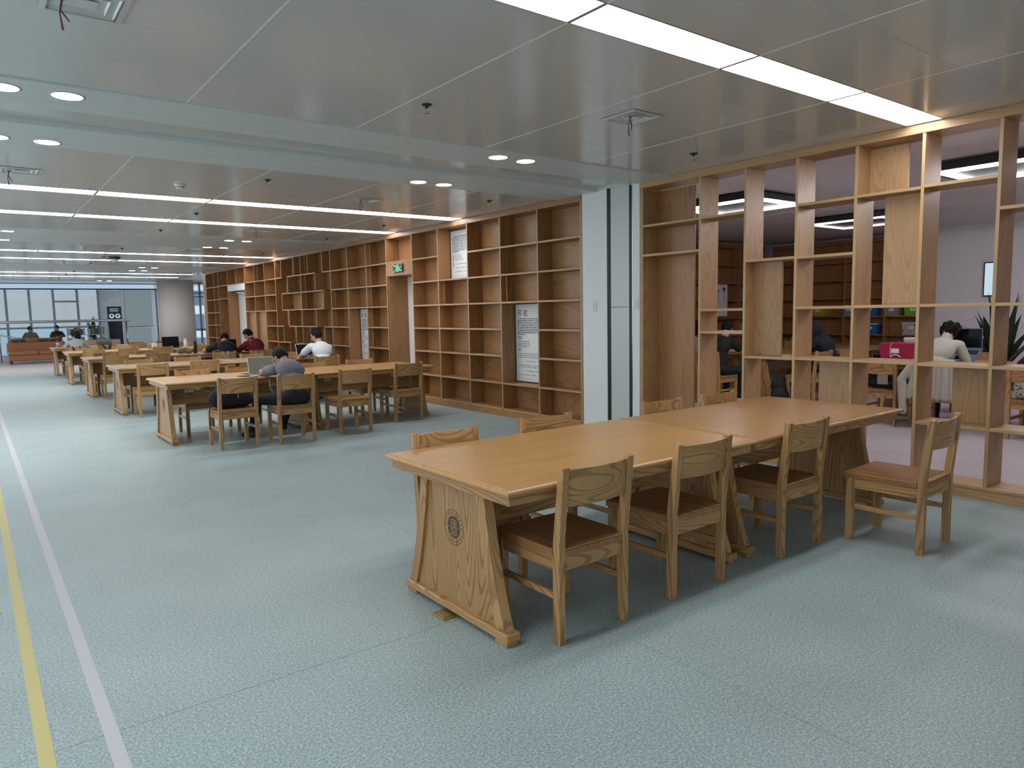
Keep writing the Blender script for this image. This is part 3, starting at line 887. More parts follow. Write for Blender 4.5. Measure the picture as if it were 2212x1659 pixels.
# ================================================================== CHAIRS
CH_LEAN = 0.055
def make_chair():
    t = thing('reading_chair', 'chair', 'chair', (0, 0, 0), 0, 'light oak reading chairs')
    for sx in (-1, 1):
        x = sx * 0.2025
        prof = [(-0.232, 0.0), (-0.190, 0.0), (-0.190, 0.44), (-0.236, 0.822), (-0.272, 0.818), (-0.236, 0.45)]
        bm = bmesh.new()
        vs = [bm.verts.new((x - 0.019, a, b)) for a, b in prof] + [bm.verts.new((x + 0.019, a, b)) for a, b in prof]
        n = len(prof)
        bm.faces.new(vs[:n]); bm.faces.new(vs[n:][::-1])
        for i in range(n):
            j = (i + 1) % n
            bm.faces.new((vs[i], vs[n + i], vs[n + j], vs[j]))
        bmesh.ops.recalc_face_normals(bm, faces=bm.faces)
        bmesh.ops.bevel(bm, geom=list(bm.edges), offset=0.0025, segments=1, affect='EDGES')
        MB().frombm(bm).build('rear_leg', 'oak_z', t)
    for sx in (-1, 1):
        MB().cbox(sx * 0.2025 - 0.020, sx * 0.2025 + 0.020, 0.188, 0.232, 0, 0.402, 0.0025).build('front_leg', 'oak_z', t)
    st = MB().prism([(-0.222, -0.188), (-0.183, -0.188), (-0.183, -0.232), (0.183, -0.232), (0.183, -0.188), (0.222, -0.188), (0.222, 0.246), (-0.222, 0.246)], 'z', 0.404, 0.432)
    st.loops([[(-0.222, -0.186, 0.432), (0.222, -0.186, 0.432), (0.222, 0.246, 0.432), (-0.222, 0.246, 0.432)], [(-0.218, -0.186, 0.440), (0.218, -0.186, 0.440), (0.218, 0.240, 0.440), (-0.218, 0.240, 0.440)]])
    st.build('seat', 'seat_y', t)
    MB().cbox(-0.182, 0.182, -0.232, -0.190, 0.433, 0.4405, 0.002).build('seat_rear_strip', 'oak_x', t)
    MB().cbox(-0.183, 0.183, -0.226, -0.204, 0.338, 0.403, 0.002).build('rear_rail', 'oak_x', t)
    MB().cbox(-0.182, 0.182, 0.200, 0.222, 0.338, 0.403, 0.002).build('front_rail', 'oak_x', t)
    for sx in (-1, 1):
        MB().cbox(sx * 0.2025 - 0.012, sx * 0.2025 + 0.012, -0.189, 0.187, 0.338, 0.403, 0.002).build('side_rail', 'oak_y', t)
        MB().cbox(sx * 0.2025 - 0.010, sx * 0.2025 + 0.010, -0.189, 0.187, 0.205, 0.236, 0.002).build('stretcher', 'oak_y', t)
    # curved back board
    n = 10
    rings_ = []
    for k in range(n + 1):
        x = -0.1835 + 0.367 * k / n
        bow = 0.030 * (1 - (x / 0.1835) ** 2)
        def yy(z): return -0.213 - (z - 0.44) / 0.382 * 0.042 - bow
        z0, z1 = 0.636, 0.806
        rings_.append([(x, yy(z0) - 0.009, z0), (x, yy(z0) + 0.009, z0), (x, yy(z1) + 0.009, z1), (x, yy(z1) - 0.009, z1)])
    MB().loops(rings_).build('backrest', 'oak_x', t)
    return t
chair0 = make_chair()
_used = [False]
def chair(x, yrear, label, facing=1, rz=0.0, xy=None):
    """yrear: y of the rear legs; facing +1 looks toward +y"""
    if xy is None:
        if facing > 0:
            loc, r = (x, yrear + 0.211, 0), rz
        else:
            loc, r = (x, yrear - 0.211, 0), PI + rz
    else:
        loc, r = (xy[0], xy[1], 0), rz
    if not _used[0]:
        _used[0] = True
        chair0.location = loc; chair0.rotation_euler = (0, 0, r); chair0['label'] = label
        return chair0
    return copy_tree(chair0, loc, r, label)

# ================================================================== TABLES
TL, TW = 1.795, 1.112
def make_table():
    t = thing('reading_table', 'table', 'table', (0, 0, 0), 0, 'long oak reading tables')
    def rect(ix, z):
        a, b = TL / 2 - ix, TW / 2 - ix
        return [(-a, -b, z), (a, -b, z), (a, b, z), (-a, b, z)]
    MB().loops([rect(0.022, 0.715), rect(0.008, 0.716), rect(0.000, 0.722), rect(0.000, 0.731), rect(0.004, 0.738), rect(0.012, 0.743), rect(0.020, 0.745)]).build('tabletop', 'oaktop_x', t)
    ax, ay = TL / 2 - 0.028, TW / 2 - 0.030
    for s in (-1, 1):
        MB().cbox(-ax, ax, s * ay - (0.022 if s > 0 else 0), s * ay + (0.022 if s < 0 else 0), 0.668, 0.7145, 0.0015).build('apron', 'oak_x', t)
        MB().cbox(s * ax - (0.022 if s > 0 else 0), s * ax + (0.022 if s < 0 else 0), -ay + 0.0225, ay - 0.0225, 0.668, 0.7145, 0.0015).build('apron', 'oak_y', t)
    zs = [0.0625, 0.12, 0.20, 0.28, 0.36, 0.44, 0.52, 0.60, 0.6675]
    ws = [0.430, 0.408, 0.382, 0.360, 0.340, 0.323, 0.307, 0.295, 0.284]
    for s in (-1, 1):
        xc = s * (TL / 2 - 0.088)
        for q in (-1, 1):
            poly = [(q * w, z) for w, z in zip(ws, zs)] + [(q * (w - 0.066), z) for w, z in list(zip(ws, zs))[::-1]]
            rl = []
            for w, z in zip(ws, zs):
                rl.append([(xc - 0.026, q * w, z), (xc + 0.026, q * w, z), (xc + 0.026, q * (w - 0.066), z), (xc - 0.026, q * (w - 0.066), z)])
            MB().loops(rl).build('curved_stile', 'oak_z', t)
        rl = [[(xc - 0.010, -w + 0.064, z), (xc + 0.010, -w + 0.064, z), (xc + 0.010, w - 0.064, z), (xc - 0.010, w - 0.064, z)] for w, z in zip(ws, zs)]
        pn = MB().loops(rl).build('end_panel', 'oak_z', t)
        MB().cbox(xc - 0.040, xc + 0.040, -0.462, 0.462, 0.022, 0.062, 0.006).build('base_rail', 'oak_y', t)
        for q in (-1, 1):
            MB().cbox(xc - 0.032, xc + 0.032, q * 0.405 - 0.045, q * 0.405 + 0.045, 0.0, 0.0215, 0.003).build('foot', 'oak_y', t)
        # carved round emblem on the outer face
        fx = xc + s * 0.0102
        e = MB()
        def pol(r, a): return (0, r * math.cos(a) * 0.98, 0.447 + r * math.sin(a))
        def band(m, r0, r1, a0, a1, n, d):
            f = fx + s * d
            vs = []
            for k in range(n + 1):
                a = a0 + (a1 - a0) * k / n
                for r in (r0, r1):
                    p = pol(r, a); vs.append((f, p[1], p[2]))
            m.add(vs, [(2 * k, 2 * k + 1, 2 * k + 3, 2 * k + 2) for k in range(n)])
        band(e, 0.0865, 0.0895, 0, 2 * PI, 40, 0.0004)
        for k in range(4):
            band(e, 0.001, 0.0565, k * PI / 2 + 0.03, (k + 1) * PI / 2 - 0.03, 10, 0.0004)
        rr = random.Random(4)
        for k in range(11):
            a = PI * 0.02 + k * PI * 0.96 / 10
            band(e, 0.064, 0.070, a - 0.045, a + 0.03, 2, 0.0004)
            band(e, 0.073, 0.080, a - 0.02, a + 0.05, 2, 0.0004)
            band(e, 0.066, 0.079, a - 0.01, a + 0.012, 1, 0.0004)
        for k in range(26):
            a = PI * 1.12 + k * PI * 0.76 / 25
            band(e, 0.069, 0.075, a, a + 0.05, 1, 0.0004)
        e.cur = 1
        def bar(y0, y1, z0, z1):
            f = fx + s * 0.0008
            e.add([(f, s * -y0, 0.447 + z0), (f, s * -y1, 0.447 + z0), (f, s * -y1, 0.447 + z1), (f, s * -y0, 0.447 + z1)], [(0, 1, 2, 3)])
        T = 0.0045
        # interlocking glyph of nested brackets
        for (y0, y1, z0, z1) in ((-0.026, 0.022, 0.034, 0.034 + T), (-0.026, -0.026 + T, 0.012, 0.034), (0.022, 0.022 + T, -0.004, 0.034), (-0.016, 0.012, 0.022, 0.022 + T), (-0.016, -0.016 + T, 0.004, 0.022),
                                 (-0.010, 0.012, 0.012, 0.012 + T), (-0.026, -0.006, 0.004, 0.004 + T), (-0.006, -0.006 + T, -0.008, 0.008), (0.006, 0.022, -0.004, -0.004 + T),
                                 (-0.026, -0.026 + T, -0.034, 0.006), (-0.026, 0.022, -0.040, -0.040 + T), (0.022, 0.022 + T, -0.040, -0.010), (0.010, 0.022, -0.010, -0.010 + T), (0.010, 0.010 + T, -0.026, -0.006), (-0.014, 0.014, -0.028, -0.028 + T), (-0.014, -0.014 + T, -0.028, 0.0)):
            bar(y0, y1, z0, z1)
        e.build('emblem', ['carved', 'carved_light'], pn)
    MB().cbox(-TL / 2 + 0.13, TL / 2 - 0.13, -0.012, 0.012, 0.43, 0.668, 0.002).build('modesty_board', 'oak_x', t)
    MB().cbox(-0.3, 0.3, -0.075, -0.013, 0.60, 0.662, 0.002).build('cable_tray', 'oak_x', t)
    for sx in (-0.52, 0.52):
        so = MB().cbox(sx - 0.055, sx + 0.055, -0.022, -0.0125, 0.575, 0.655, 0.002).build('socket', 'white_plastic', t)
        k = MB()
        for a in (-0.028, 0.028):
            k.box(sx + a - 0.004, sx + a + 0.004, -0.0228, -0.022, 0.605, 0.622).box(sx + a + 0.010, sx + a + 0.016, -0.0228, -0.022, 0.590, 0.602)
        k.build('socket_holes', 'black_plastic', so)
    return t
table0 = make_table()
_tu = [False]
def table(x, y, label, rz=0.0):
    if not _tu[0]:
        _tu[0] = True
        table0.location = (x, y, 0); table0.rotation_euler = (0, 0, rz); table0['label'] = label
        return table0
    return copy_tree(table0, (x, y, 0), rz, label)
XA, XB = 2.6475, 4.4525
ROWS = [(2.905, 'the empty front group'), (9.45, 'the grey-shirt row'), (12.80, 'the white-shirt row'), (16.14, 'the red-sweater row'), (19.58, 'the black-laptop row'), (22.95, 'the farthest row')]
for y, nm in ROWS:
    table(XA, y, f'oak trestle reading table, aisle half of {nm}')
    table(XB + (0.0 if y > 3 else 0.0), y + (0.006 if y < 3 else 0), f'oak trestle reading table, shelf half of {nm}')
t = thing('floor_box', 'small brass floor plate under the near end of the front table', 'floor plate', (1.80, 2.93, 0))
MB().cbox(-0.065, 0.035, -0.055, 0.055, 0.0, 0.010, 0.002).build('plate', 'brass', t)
MB().cbox(-0.05, 0.02, -0.04, 0.04, 0.010, 0.0125, 0.001).build('lid', 'brass', t)

NEAR = {0: [(2.219, 2.338, 0), (2.998, 2.350, 0), (3.981, 2.345, 0), (None,)],
        1: [(2.385, 8.325, 0), (3.04, 8.23, -0.05), (3.84, 8.36, 0), (4.828, 8.765, 0)],
        2: [(2.19, 11.95, 0), (2.98, 12.10, 0), (4.13, 11.77, 0), (4.76, 11.45, 0.02)],
        3: [(2.19, 15.35, 0), (2.94, 15.45, 0), (4.02, 14.78, 0), (4.72, 14.72, 0.0)],
        4: [(2.25, 18.78, 0), (2.97, 18.85, 0), (3.72, 18.9, 0), (4.7, 18.9, 0)],
        5: [(2.15, 21.2, 0), (2.95, 22.1, 0), (3.75, 22.2, 0), (4.7, 22.2, 0)]}
FAR = {0: [2.172, 2.957, 4.095, 4.772], 1: [2.328, 2.96, 3.945, 4.72], 2: [2.255, 3.04, 4.15, 4.85], 3: [2.2, 3.0, 3.9, 4.75], 4: [2.3, 3.05, 3.85, 4.8], 5: [2.25, 3.1, 3.9, 4.7]}
for r, lst in NEAR.items():
    for k, c in enumerate(lst):
        if c[0] is None:
            chair(0, 0, 'light oak chair pulled out and turned slightly at the right end of the front group', xy=(4.632, 2.055), rz=0.045)
        else:
            chair(c[0], c[1], f'light oak chair, near side of {ROWS[r][1]}, {ORD[k]} from the aisle', 1, c[2])
for r, lst in FAR.items():
    for k, x in enumerate(lst):
        chair(x, ROWS[r][0] + 0.565 + random.uniform(0, 0.03), f'light oak chair, far side of {ROWS[r][1]}, {ORD[k]} from the aisle', -1, random.uniform(-0.02, 0.02))
# room behind the screen
table(10.90, 6.86, 'oak reading table, near half of the row before the dark shelves behind the screen')
table(12.70, 6.86, 'oak reading table, far half of the row before the dark shelves behind the screen')
table(9.97, 3.70, 'oak reading table turned sideways behind the screen, with the pink box on it', PI / 2)
table(9.97, 1.90, 'oak reading table turned sideways behind the screen, at the right edge', PI / 2)
RM = -PI / 2     # facing +x
chair(0, 0, 'light oak chair behind the screen holding a printed bag', xy=(9.21, 4.275), rz=RM)
chair(0, 0, 'light oak chair behind the screen under the person in the cream sweater', xy=(9.20, 3.60), rz=RM)
chair(0, 0, 'light oak chair behind the screen with the patterned cushion', xy=(9.18, 2.66), rz=RM)
chair(0, 0, 'light oak chair behind the screen at the far side of the sideways table', xy=(10.95, 3.9), rz=-RM)
chair(0, 0, 'light oak chair behind the screen beside the potted plant', xy=(10.95, 3.0), rz=-RM)
chair(0, 0, 'light oak chair behind the screen under the person in the black jacket', xy=(10.78, 5.84), rz=0)
chair(0, 0, 'light oak chair behind the screen left of the person in the black jacket', xy=(10.25, 5.95), rz=0)
chair(0, 0, 'light oak chair behind the screen at the far corner of the shelf-side table', xy=(12.95, 7.65), rz=PI)
chair(0, 0, 'light oak chair behind the screen at the end of the table with the black-shirted person', xy=(9.32, 6.95), rz=RM)
chair(0, 0, 'light oak chair behind the screen under the person facing the hall', xy=(9.95, 7.95), rz=PI)
# ================================================================== SOFT SHAPES (bodies, bags) BY VOXEL UNION
def _axis_mat(d):
    d = Vector(d).normalized()
    return d.to_track_quat('Z', 'Y').to_matrix()
class Soft:
    def __init__(s):
        s.p = []
    def cap(s, a, b, r0, r1, tag):
        s.p.append(('c', Vector(a), Vector(b), r0, r1, tag)); return s
    def ell(s, c, r, tag, rot=None):
        s.p.append(('e', Vector(c), Vector(r), rot or Matrix.Identity(3), 0, tag)); return s
    def build(s, name, tags, parent, voxel=0.008, smooth=4):
        m = MB()
        for p in s.p:
            if p[0] == 'c':
                a, b, r0, r1 = p[1], p[2], p[3], p[4]
                d = (b - a)
                L_ = d.length
                if L_ < 1e-5:
                    continue
                d /= L_
                pts, rs = [], []
                for k in (80, 50, 25):
                    t = math.radians(k); pts.append(a - d * r0 * math.sin(t)); rs.append(max(r0 * math.cos(t), 0.001))
                pts.append(a); rs.append(r0); pts.append((a + b) / 2); rs.append((r0 + r1) / 2); pts.append(b); rs.append(r1)
                for k in (25, 50, 80):
                    t = math.radians(k); pts.append(b + d * r1 * math.sin(t)); rs.append(max(r1 * math.cos(t), 0.001))
                m.tube(pts, rs, 12)
            else:
                m.sphere(p[1], tuple(p[2]), 16, 10, p[3])
        me = m.mesh(name + '_raw', 'paper')
        o = bpy.data.objects.new(name, me)
        COL.objects.link(o)
        rm = o.modifiers.new('r', 'REMESH'); rm.mode = 'VOXEL'; rm.voxel_size = voxel
        sm = o.modifiers.new('s', 'SMOOTH'); sm.factor = 0.5; sm.iterations = smooth
        bpy.context.view_layer.update()
        out = bpy.data.meshes.new_from_object(o.evaluated_get(bpy.context.evaluated_depsgraph_get()))
        bpy.data.objects.remove(o, do_unlink=True)
        out.name = name
        names = list(dict.fromkeys(p[5] for p in s.p))
        out.materials.clear()
        for n in names:
            out.materials.append(MATS[tags[n]])
        nf = len(out.polygons)
        if len(names) > 1:
            c = np.zeros(nf * 3); out.polygons.foreach_get('center', c); c = c.reshape(-1, 3)
            best = np.full(nf, 1e9); idx = np.zeros(nf, int)
            for p in s.p:
                if p[0] == 'c':
                    a, b = np.array(p[1]), np.array(p[2]); ab = b - a
                    t = np.clip(((c - a) @ ab) / max(ab @ ab, 1e-9), 0, 1)
                    d = np.linalg.norm(c - a - t[:, None] * ab, axis=1) - (p[3] + (p[4] - p[3]) * t)
                else:
                    q = (c - np.array(p[1])) @ np.array(p[3])
                    r = np.array(p[2])
                    d = (np.linalg.norm(q / r, axis=1) - 1) * r.min()
                u = d < best
                best[u] = d[u]; idx[u] = names.index(p[5])
            out.polygons.foreach_set('material_index', idx.astype(np.int32))
        out.polygons.foreach_set('use_smooth', np.ones(nf, bool))
        out.update()
        return obj(name, out, parent)

def cloth(name, col, rough=0.85, bump=0.35, bscale=16):
    return mat(name, col, rough, bump=bump, bscale=bscale, var=0.08)
cloth('grey_shirt', (0.150, 0.152, 0.175)); cloth('white_shirt', (0.62, 0.65, 0.68)); cloth('red_knit', (0.16, 0.012, 0.022)); cloth('black_shirt', (0.011, 0.012, 0.014))
cloth('grey_hoodie', (0.36, 0.37, 0.38)); cloth('cream_knit', (0.46, 0.455, 0.38)); cloth('dark_trousers', (0.012, 0.014, 0.018)); cloth('maroon_trousers', (0.05, 0.012, 0.02))
cloth('navy_jacket', (0.016, 0.017, 0.024)); cloth('blue_jeans', (0.05, 0.07, 0.11)); cloth('beige_coat', (0.40, 0.37, 0.32)); cloth('pattern_top', (0.22, 0.22, 0.24))
cloth('olive_top', (0.13, 0.12, 0.09))
def hand(S, wrist, d, side, tag='skin', r=1.0):
    """palm and five bent fingers; d is the forearm direction, palm facing down"""
    d = Vector(d); d.z *= 0.3; d.normalize()
    sx = Vector((0, 0, 1)).cross(d).normalized() * -1.0      # to the right of d
    th = sx * (-side)                                         # thumb points inward
    w = Vector(wrist)
    S.cap(w, w + d * 0.035, 0.026 * r, 0.030 * r, tag)
    for k, (o, l) in enumerate(((-0.027, 0.060), (-0.009, 0.074), (0.010, 0.070), (0.028, 0.056))):
        b0 = w + d * 0.030 + sx * o * 0.6
        b1 = w + d * 0.078 + sx * o
        b2 = b1 + d * l * 0.5 + Vector((0, 0, -0.006))
        b3 = b2 + d * l * 0.42 + Vector((0, 0, -0.018))
        S.cap(b0, b1, 0.015 * r, 0.0115 * r, tag).cap(b1, b2, 0.0105 * r, 0.0095 * r, tag).cap(b2, b3, 0.0095 * r, 0.008 * r, tag)
    t0 = w + d * 0.025 + th * 0.022
    t1 = t0 + d * 0.030 + th * 0.026
    t2 = t1 + d * 0.030 + th * 0.006 + Vector((0, 0, -0.006))
    S.cap(t0, t1, 0.014 * r, 0.011 * r, tag).cap(t1, t2, 0.0105 * r, 0.009 * r, tag)

def person(label, loc, rz, top, legs, neck, hip=(0, 0.0, 0.535), hump=0.05, head_p=0.45, head_y=0.0, head_r=0.0, elbows=None, wrists=None, knees=None, ankles=None, long_sleeve=False,
           hair='short', voxel=0.009, collar=None, hood=False, shoes='shoe_dark', top_mat2=None, dirL=None, dirR=None, shoulder_tilt=0.0):
    mat('shoe_dark', (0.012, 0.012, 0.014), 0.6); mat('shoe_white', (0.6, 0.6, 0.58), 0.6)
    t = thing('person', label, 'person', loc, rz)
    N = Vector(neck); H = Vector(hip)
    S = Soft()
    mid = H.lerp(N, 0.36); ch = H.lerp(N, 0.72)
    ax = (N - H).normalized()
    bk = Vector((0, -1, 0)); bk = (bk - ax * bk.dot(ax)).normalized()
    mid += bk * hump * 0.8; ch += bk * hump
    rot = _axis_mat(ax)
    # x axis of torso stays lateral
    ex = Vector((1, 0, shoulder_tilt)).normalized(); ex = (ex - ax * ex.dot(ax)).normalized(); ey = ax.cross(ex)
    rot = Matrix((ex, ey, ax)).transposed()
    S.ell(H, (0.175, 0.130, 0.115), 'legs', rot)
    S.ell(H.lerp(mid, 0.55), (0.158, 0.115, 0.13), 'top', rot)
    S.ell(mid, (0.150, 0.106, 0.15), 'top', rot)
    S.ell(ch, (0.174, 0.112, 0.165), 'top', rot)
    sh = {}
    for q in (-1, 1):
        sp = N + ex * q * 0.158 - ax * 0.055
        sh[q] = sp
        S.cap(N - ax * 0.055 + ex * q * 0.05, sp, 0.078, 0.070, 'top')
    if long_sleeve:
        S.cap(N - ax * 0.03, N + ax * 0.045, 0.078, 0.066, 'top')
    # head frame
    hr = Euler((-head_p, 0, 0)).to_matrix()
    hr = Euler((0, 0, head_y)).to_matrix() @ Euler((0, head_r, 0)).to_matrix() @ hr
    hc = N + Vector((0, 0.03, 0.075)).lerp(ax * 0.08, 0.4) + hr @ Vector((0, 0.012, 0.095))
    S.cap(N - ax * 0.02, hc + hr @ Vector((0, -0.02, -0.07)), 0.056, 0.052, 'skin')
    S.ell(hc, (0.076, 0.094, 0.100), 'skin', hr)
    S.ell(hc + hr @ Vector((0, 0.030, -0.055)), (0.056, 0.062, 0.062), 'skin', hr)
    S.cap(hc + hr @ Vector((0, 0.092, 0.000)), hc + hr @ Vector((0, 0.108, -0.030)), 0.010, 0.014, 'skin')
    S.cap(hc + hr @ Vector((-0.018, 0.088, -0.060)), hc + hr @ Vector((0.018, 0.088, -0.060)), 0.008, 0.008, 'skin')
    for q in (-1, 1):
        S.ell(hc + hr @ Vector((q * 0.079, -0.004, -0.012)), (0.010, 0.020, 0.030), 'skin', hr)
    elbows = elbows or {-1: (-0.25, 0.28, 0.79), 1: (0.25, 0.28, 0.79)}
    wrists = wrists or {-1: (-0.10, 0.50, 0.785), 1: (0.10, 0.50, 0.785)}
    for q in (-1, 1):
        E_ = Vector(elbows[q]); W_ = Vector(wrists[q])
        if long_sleeve:
            S.cap(sh[q], E_, 0.066, 0.055, 'top').cap(E_, W_, 0.053, 0.040, 'top')
            fd = (W_ - E_).normalized()
            S.cap(W_, W_ + fd * 0.012, 0.027, 0.027, 'skin')
        else:
            mm = sh[q].lerp(E_, 0.62)
            S.cap(sh[q], mm, 0.068, 0.066, 'top').cap(mm, E_, 0.046, 0.042, 'skin').cap(E_, W_, 0.042, 0.029, 'skin')
            fd = (W_ - E_).normalized()
        hand(S, W_ + fd * 0.01, fd, q)
    knees = knees or {-1: (-0.13, 0.43, 0.505), 1: (0.13, 0.43, 0.505)}
    ankles = ankles or {-1: (-0.13, 0.38, 0.085), 1: (0.13, 0.42, 0.085)}
    for q in (-1, 1):
        K = Vector(knees[q]); A_ = Vector(ankles[q])
        S.cap(H + Vector((q * 0.085, 0.02, -0.02)), K, 0.092, 0.064, 'legs').cap(K, A_, 0.063, 0.046, 'legs')
    body = S.build('body', {'top': top, 'legs': legs, 'skin': 'skin'}, t, voxel)
    for q in (-1, 1):
        A_ = Vector(ankles[q]); K = Vector(knees[q])
        fd = Vector((A_.x - H.x, A_.y - H.y + 0.2, 0)).normalized() if dirL is None else Vector((*(dirL if q < 0 else dirR), 0)).normalized()
        g = Soft()
        g.cap((A_.x - fd.x * 0.03, A_.y - fd.y * 0.03, 0.050), (A_.x + fd.x * 0.06, A_.y + fd.y * 0.06, 0.048), 0.040, 0.042, 'u')
        g.cap((A_.x + fd.x * 0.06, A_.y + fd.y * 0.06, 0.046), (A_.x + fd.x * 0.165, A_.y + fd.y * 0.165, 0.036), 0.042, 0.030, 'u')
        g.cap((A_.x - fd.x * 0.02, A_.y - fd.y * 0.02, 0.05), (A_.x - fd.x * 0.01, A_.y - fd.y * 0.01, 0.10), 0.042, 0.043, 'u')
        g.cap((A_.x - fd.x * 0.035, A_.y - fd.y * 0.035, 0.018), (A_.x + fd.x * 0.165, A_.y + fd.y * 0.165, 0.018), 0.017, 0.017, 's')
        g.build('shoe', {'u': shoes, 's': 'shoe_white'}, t, max(0.008, voxel), 2)
    # hair shell, open over the face
    hm = MB()
    nn, mm_ = 28, 18
    rr = random.Random(hash(label) % 1000)
    R = (0.088, 0.106, 0.115)
    rings_ = []
    for j in range(mm_ + 1):
        ph = PI * min(max(j / mm_, 0.02), 0.98)
        ring = []
        for k in range(nn):
            th = 2 * PI * k / nn
            v = Vector((math.sin(ph) * math.cos(th), math.sin(ph) * math.sin(th), -math.cos(ph)))
            face = v.y > 0.28 and v.z < 0.42
            neckcut = v.z < (-0.72 if v.y < 0.0 else -0.2)
            s_ = 0.80 if (face or neckcut) else 1.0 + rr.uniform(-0.035, 0.045)
            p = Vector((v.x * R[0] * s_, v.y * R[1] * s_ - 0.006, v.z * R[2] * s_ + 0.012))
            ring.append(tuple(hc + hr @ p))
        rings_.append(ring)
    hm.loops(rings_)
    if hair in ('pony', 'long'):
        pts = [hc + hr @ Vector((0, -0.085, 0.035)), hc + hr @ Vector((0, -0.135, -0.02)), hc + hr @ Vector((0, -0.14, -0.11)), hc + hr @ Vector((0.01, -0.12, -0.20))]
        hm.tube(pts, [0.06, 0.078, 0.080, 0.045], 10)
        if hair == 'long':
            for q in (-1, 1):
                hm.tube([hc + hr @ Vector((q * 0.07, -0.02, 0.03)), hc + hr @ Vector((q * 0.088, 0.0, -0.06)), hc + hr @ Vector((q * 0.085, 0.02, -0.17))], [0.03, 0.034, 0.02], 8)
    if hair == 'curly':
        for k in range(44):
            a, b = rr.uniform(0, 2 * PI), rr.uniform(-0.75, 1.0)
            v = Vector((math.cos(a) * math.sqrt(1 - b * b), math.sin(a) * math.sqrt(1 - b * b), b))
            if v.y > 0.3 and v.z < 0.4:
                continue
            hm.sphere(hc + hr @ Vector((v.x * 0.090, v.y * 0.105, v.z * 0.11 + 0.012)), rr.uniform(0.026, 0.042), 8, 6)
    if not hood:
        hm.build('hair', 'hair_black', t, True)
    ey_ = MB()
    for q in (-1, 1):
        ey_.sphere(hc + hr @ Vector((q * 0.031, 0.086, 0.002)), (0.013, 0.008, 0.007), 8, 6)
        ey_.tube([hc + hr @ Vector((q * 0.016, 0.093, 0.024)), hc + hr @ Vector((q * 0.048, 0.084, 0.024))], 0.0035, 5)
    ey_.build('eyes', 'ink', t, True)
    if collar:
        pts = []
        for k in range(15):
            a = 2 * PI * k / 14
            pts.append(N + ax * (0.012 + 0.008 * math.sin(a)) + ex * 0.074 * math.cos(a) + ey * 0.072 * math.sin(a))
        MB().tube(pts, 0.016, 8).build('collar', collar, t, True)
    if hood:
        hd = MB()
        rings_ = []
        for j in range(13):
            ph = PI * min(max(j / 12, 0.02), 0.98)
            ring = []
            for k in range(20):
                th = 2 * PI * k / 20
                v = Vector((math.sin(ph) * math.cos(th), math.sin(ph) * math.sin(th), -math.cos(ph)))
                s_ = 0.78 if (v.y > 0.35 and abs(v.z) < 0.72) else 1.0
                ring.append(tuple(hc + hr @ Vector((v.x * 0.112 * s_, v.y * 0.128 * s_ - 0.012, v.z * 0.15 * s_ - 0.005))))
            rings_.append(ring)
        hd.loops(rings_).build('hood', top, t, True)
    return t, hc, hr

# ------------------------------------------------------------------ people in the hall
person('man in a grey T-shirt bent over a laptop, seated in the second row', (3.06, 8.36, 0), 0.0, 'grey_shirt', 'dark_trousers', neck=(0.035, 0.345, 0.872), hip=(0.02, 0.0, 0.535), hump=0.075,
       head_p=0.85, head_y=0.25, elbows={-1: (-0.135, 0.72, 0.795), 1: (0.30, 0.60, 0.80)}, wrists={-1: (0.06, 0.84, 0.785), 1: (0.14, 0.83, 0.785)},
       knees={-1: (-0.36, 0.26, 0.50), 1: (0.13, 0.46, 0.50)}, ankles={-1: (-0.37, 0.50, 0.09), 1: (0.14, 0.83, 0.09)}, voxel=0.007, dirL=(-0.25, 0.6), dirR=(0.1, 0.8), shoulder_tilt=-0.12)
person('man in a white T-shirt typing on a laptop, third row', (4.80, 11.70, 0), 0.0, 'white_shirt', 'dark_trousers', neck=(0.05, 0.23, 0.985), hump=0.075, head_p=0.35, head_y=0.55, voxel=0.008,
       elbows={-1: (-0.20, 0.46, 0.795), 1: (0.30, 0.40, 0.80)}, wrists={-1: (-0.06, 0.68, 0.785), 1: (0.16, 0.66, 0.785)})
person('man in a dark red sweater with a white collar, looking left', (4.80, 14.98, 0), 0.35, 'red_knit', 'dark_trousers', neck=(0.0, 0.24, 0.975), hump=0.08, head_p=0.62, head_y=0.35, voxel=0.009, long_sleeve=True, collar='white_shirt',
       elbows={-1: (-0.19, 0.44, 0.80), 1: (0.30, 0.36, 0.80)}, wrists={-1: (-0.02, 0.64, 0.79), 1: (0.14, 0.62, 0.79)})
person('man in a black T-shirt bowed over papers, beside the red sweater', (4.12, 15.0, 0), 0.0, 'black_shirt', 'dark_trousers', neck=(0.08, 0.33, 0.93), hump=0.085, head_p=0.8, head_y=-0.3, voxel=0.009,
       elbows={-1: (-0.27, 0.60, 0.80), 1: (0.33, 0.56, 0.80)}, wrists={-1: (-0.06, 0.78, 0.785), 1: (0.14, 0.78, 0.785)})
person('woman with a dark ponytail and pale grey hoodie in the farthest row', (2.22, 21.50, 0), 0.0, 'grey_hoodie', 'maroon_trousers', neck=(0.0, 0.26, 0.945), hump=0.07, head_p=0.5, head_y=0.3, hair='pony', voxel=0.010, long_sleeve=True,
       ankles={-1: (-0.12, 0.52, 0.085), 1: (0.10, 0.56, 0.085)})
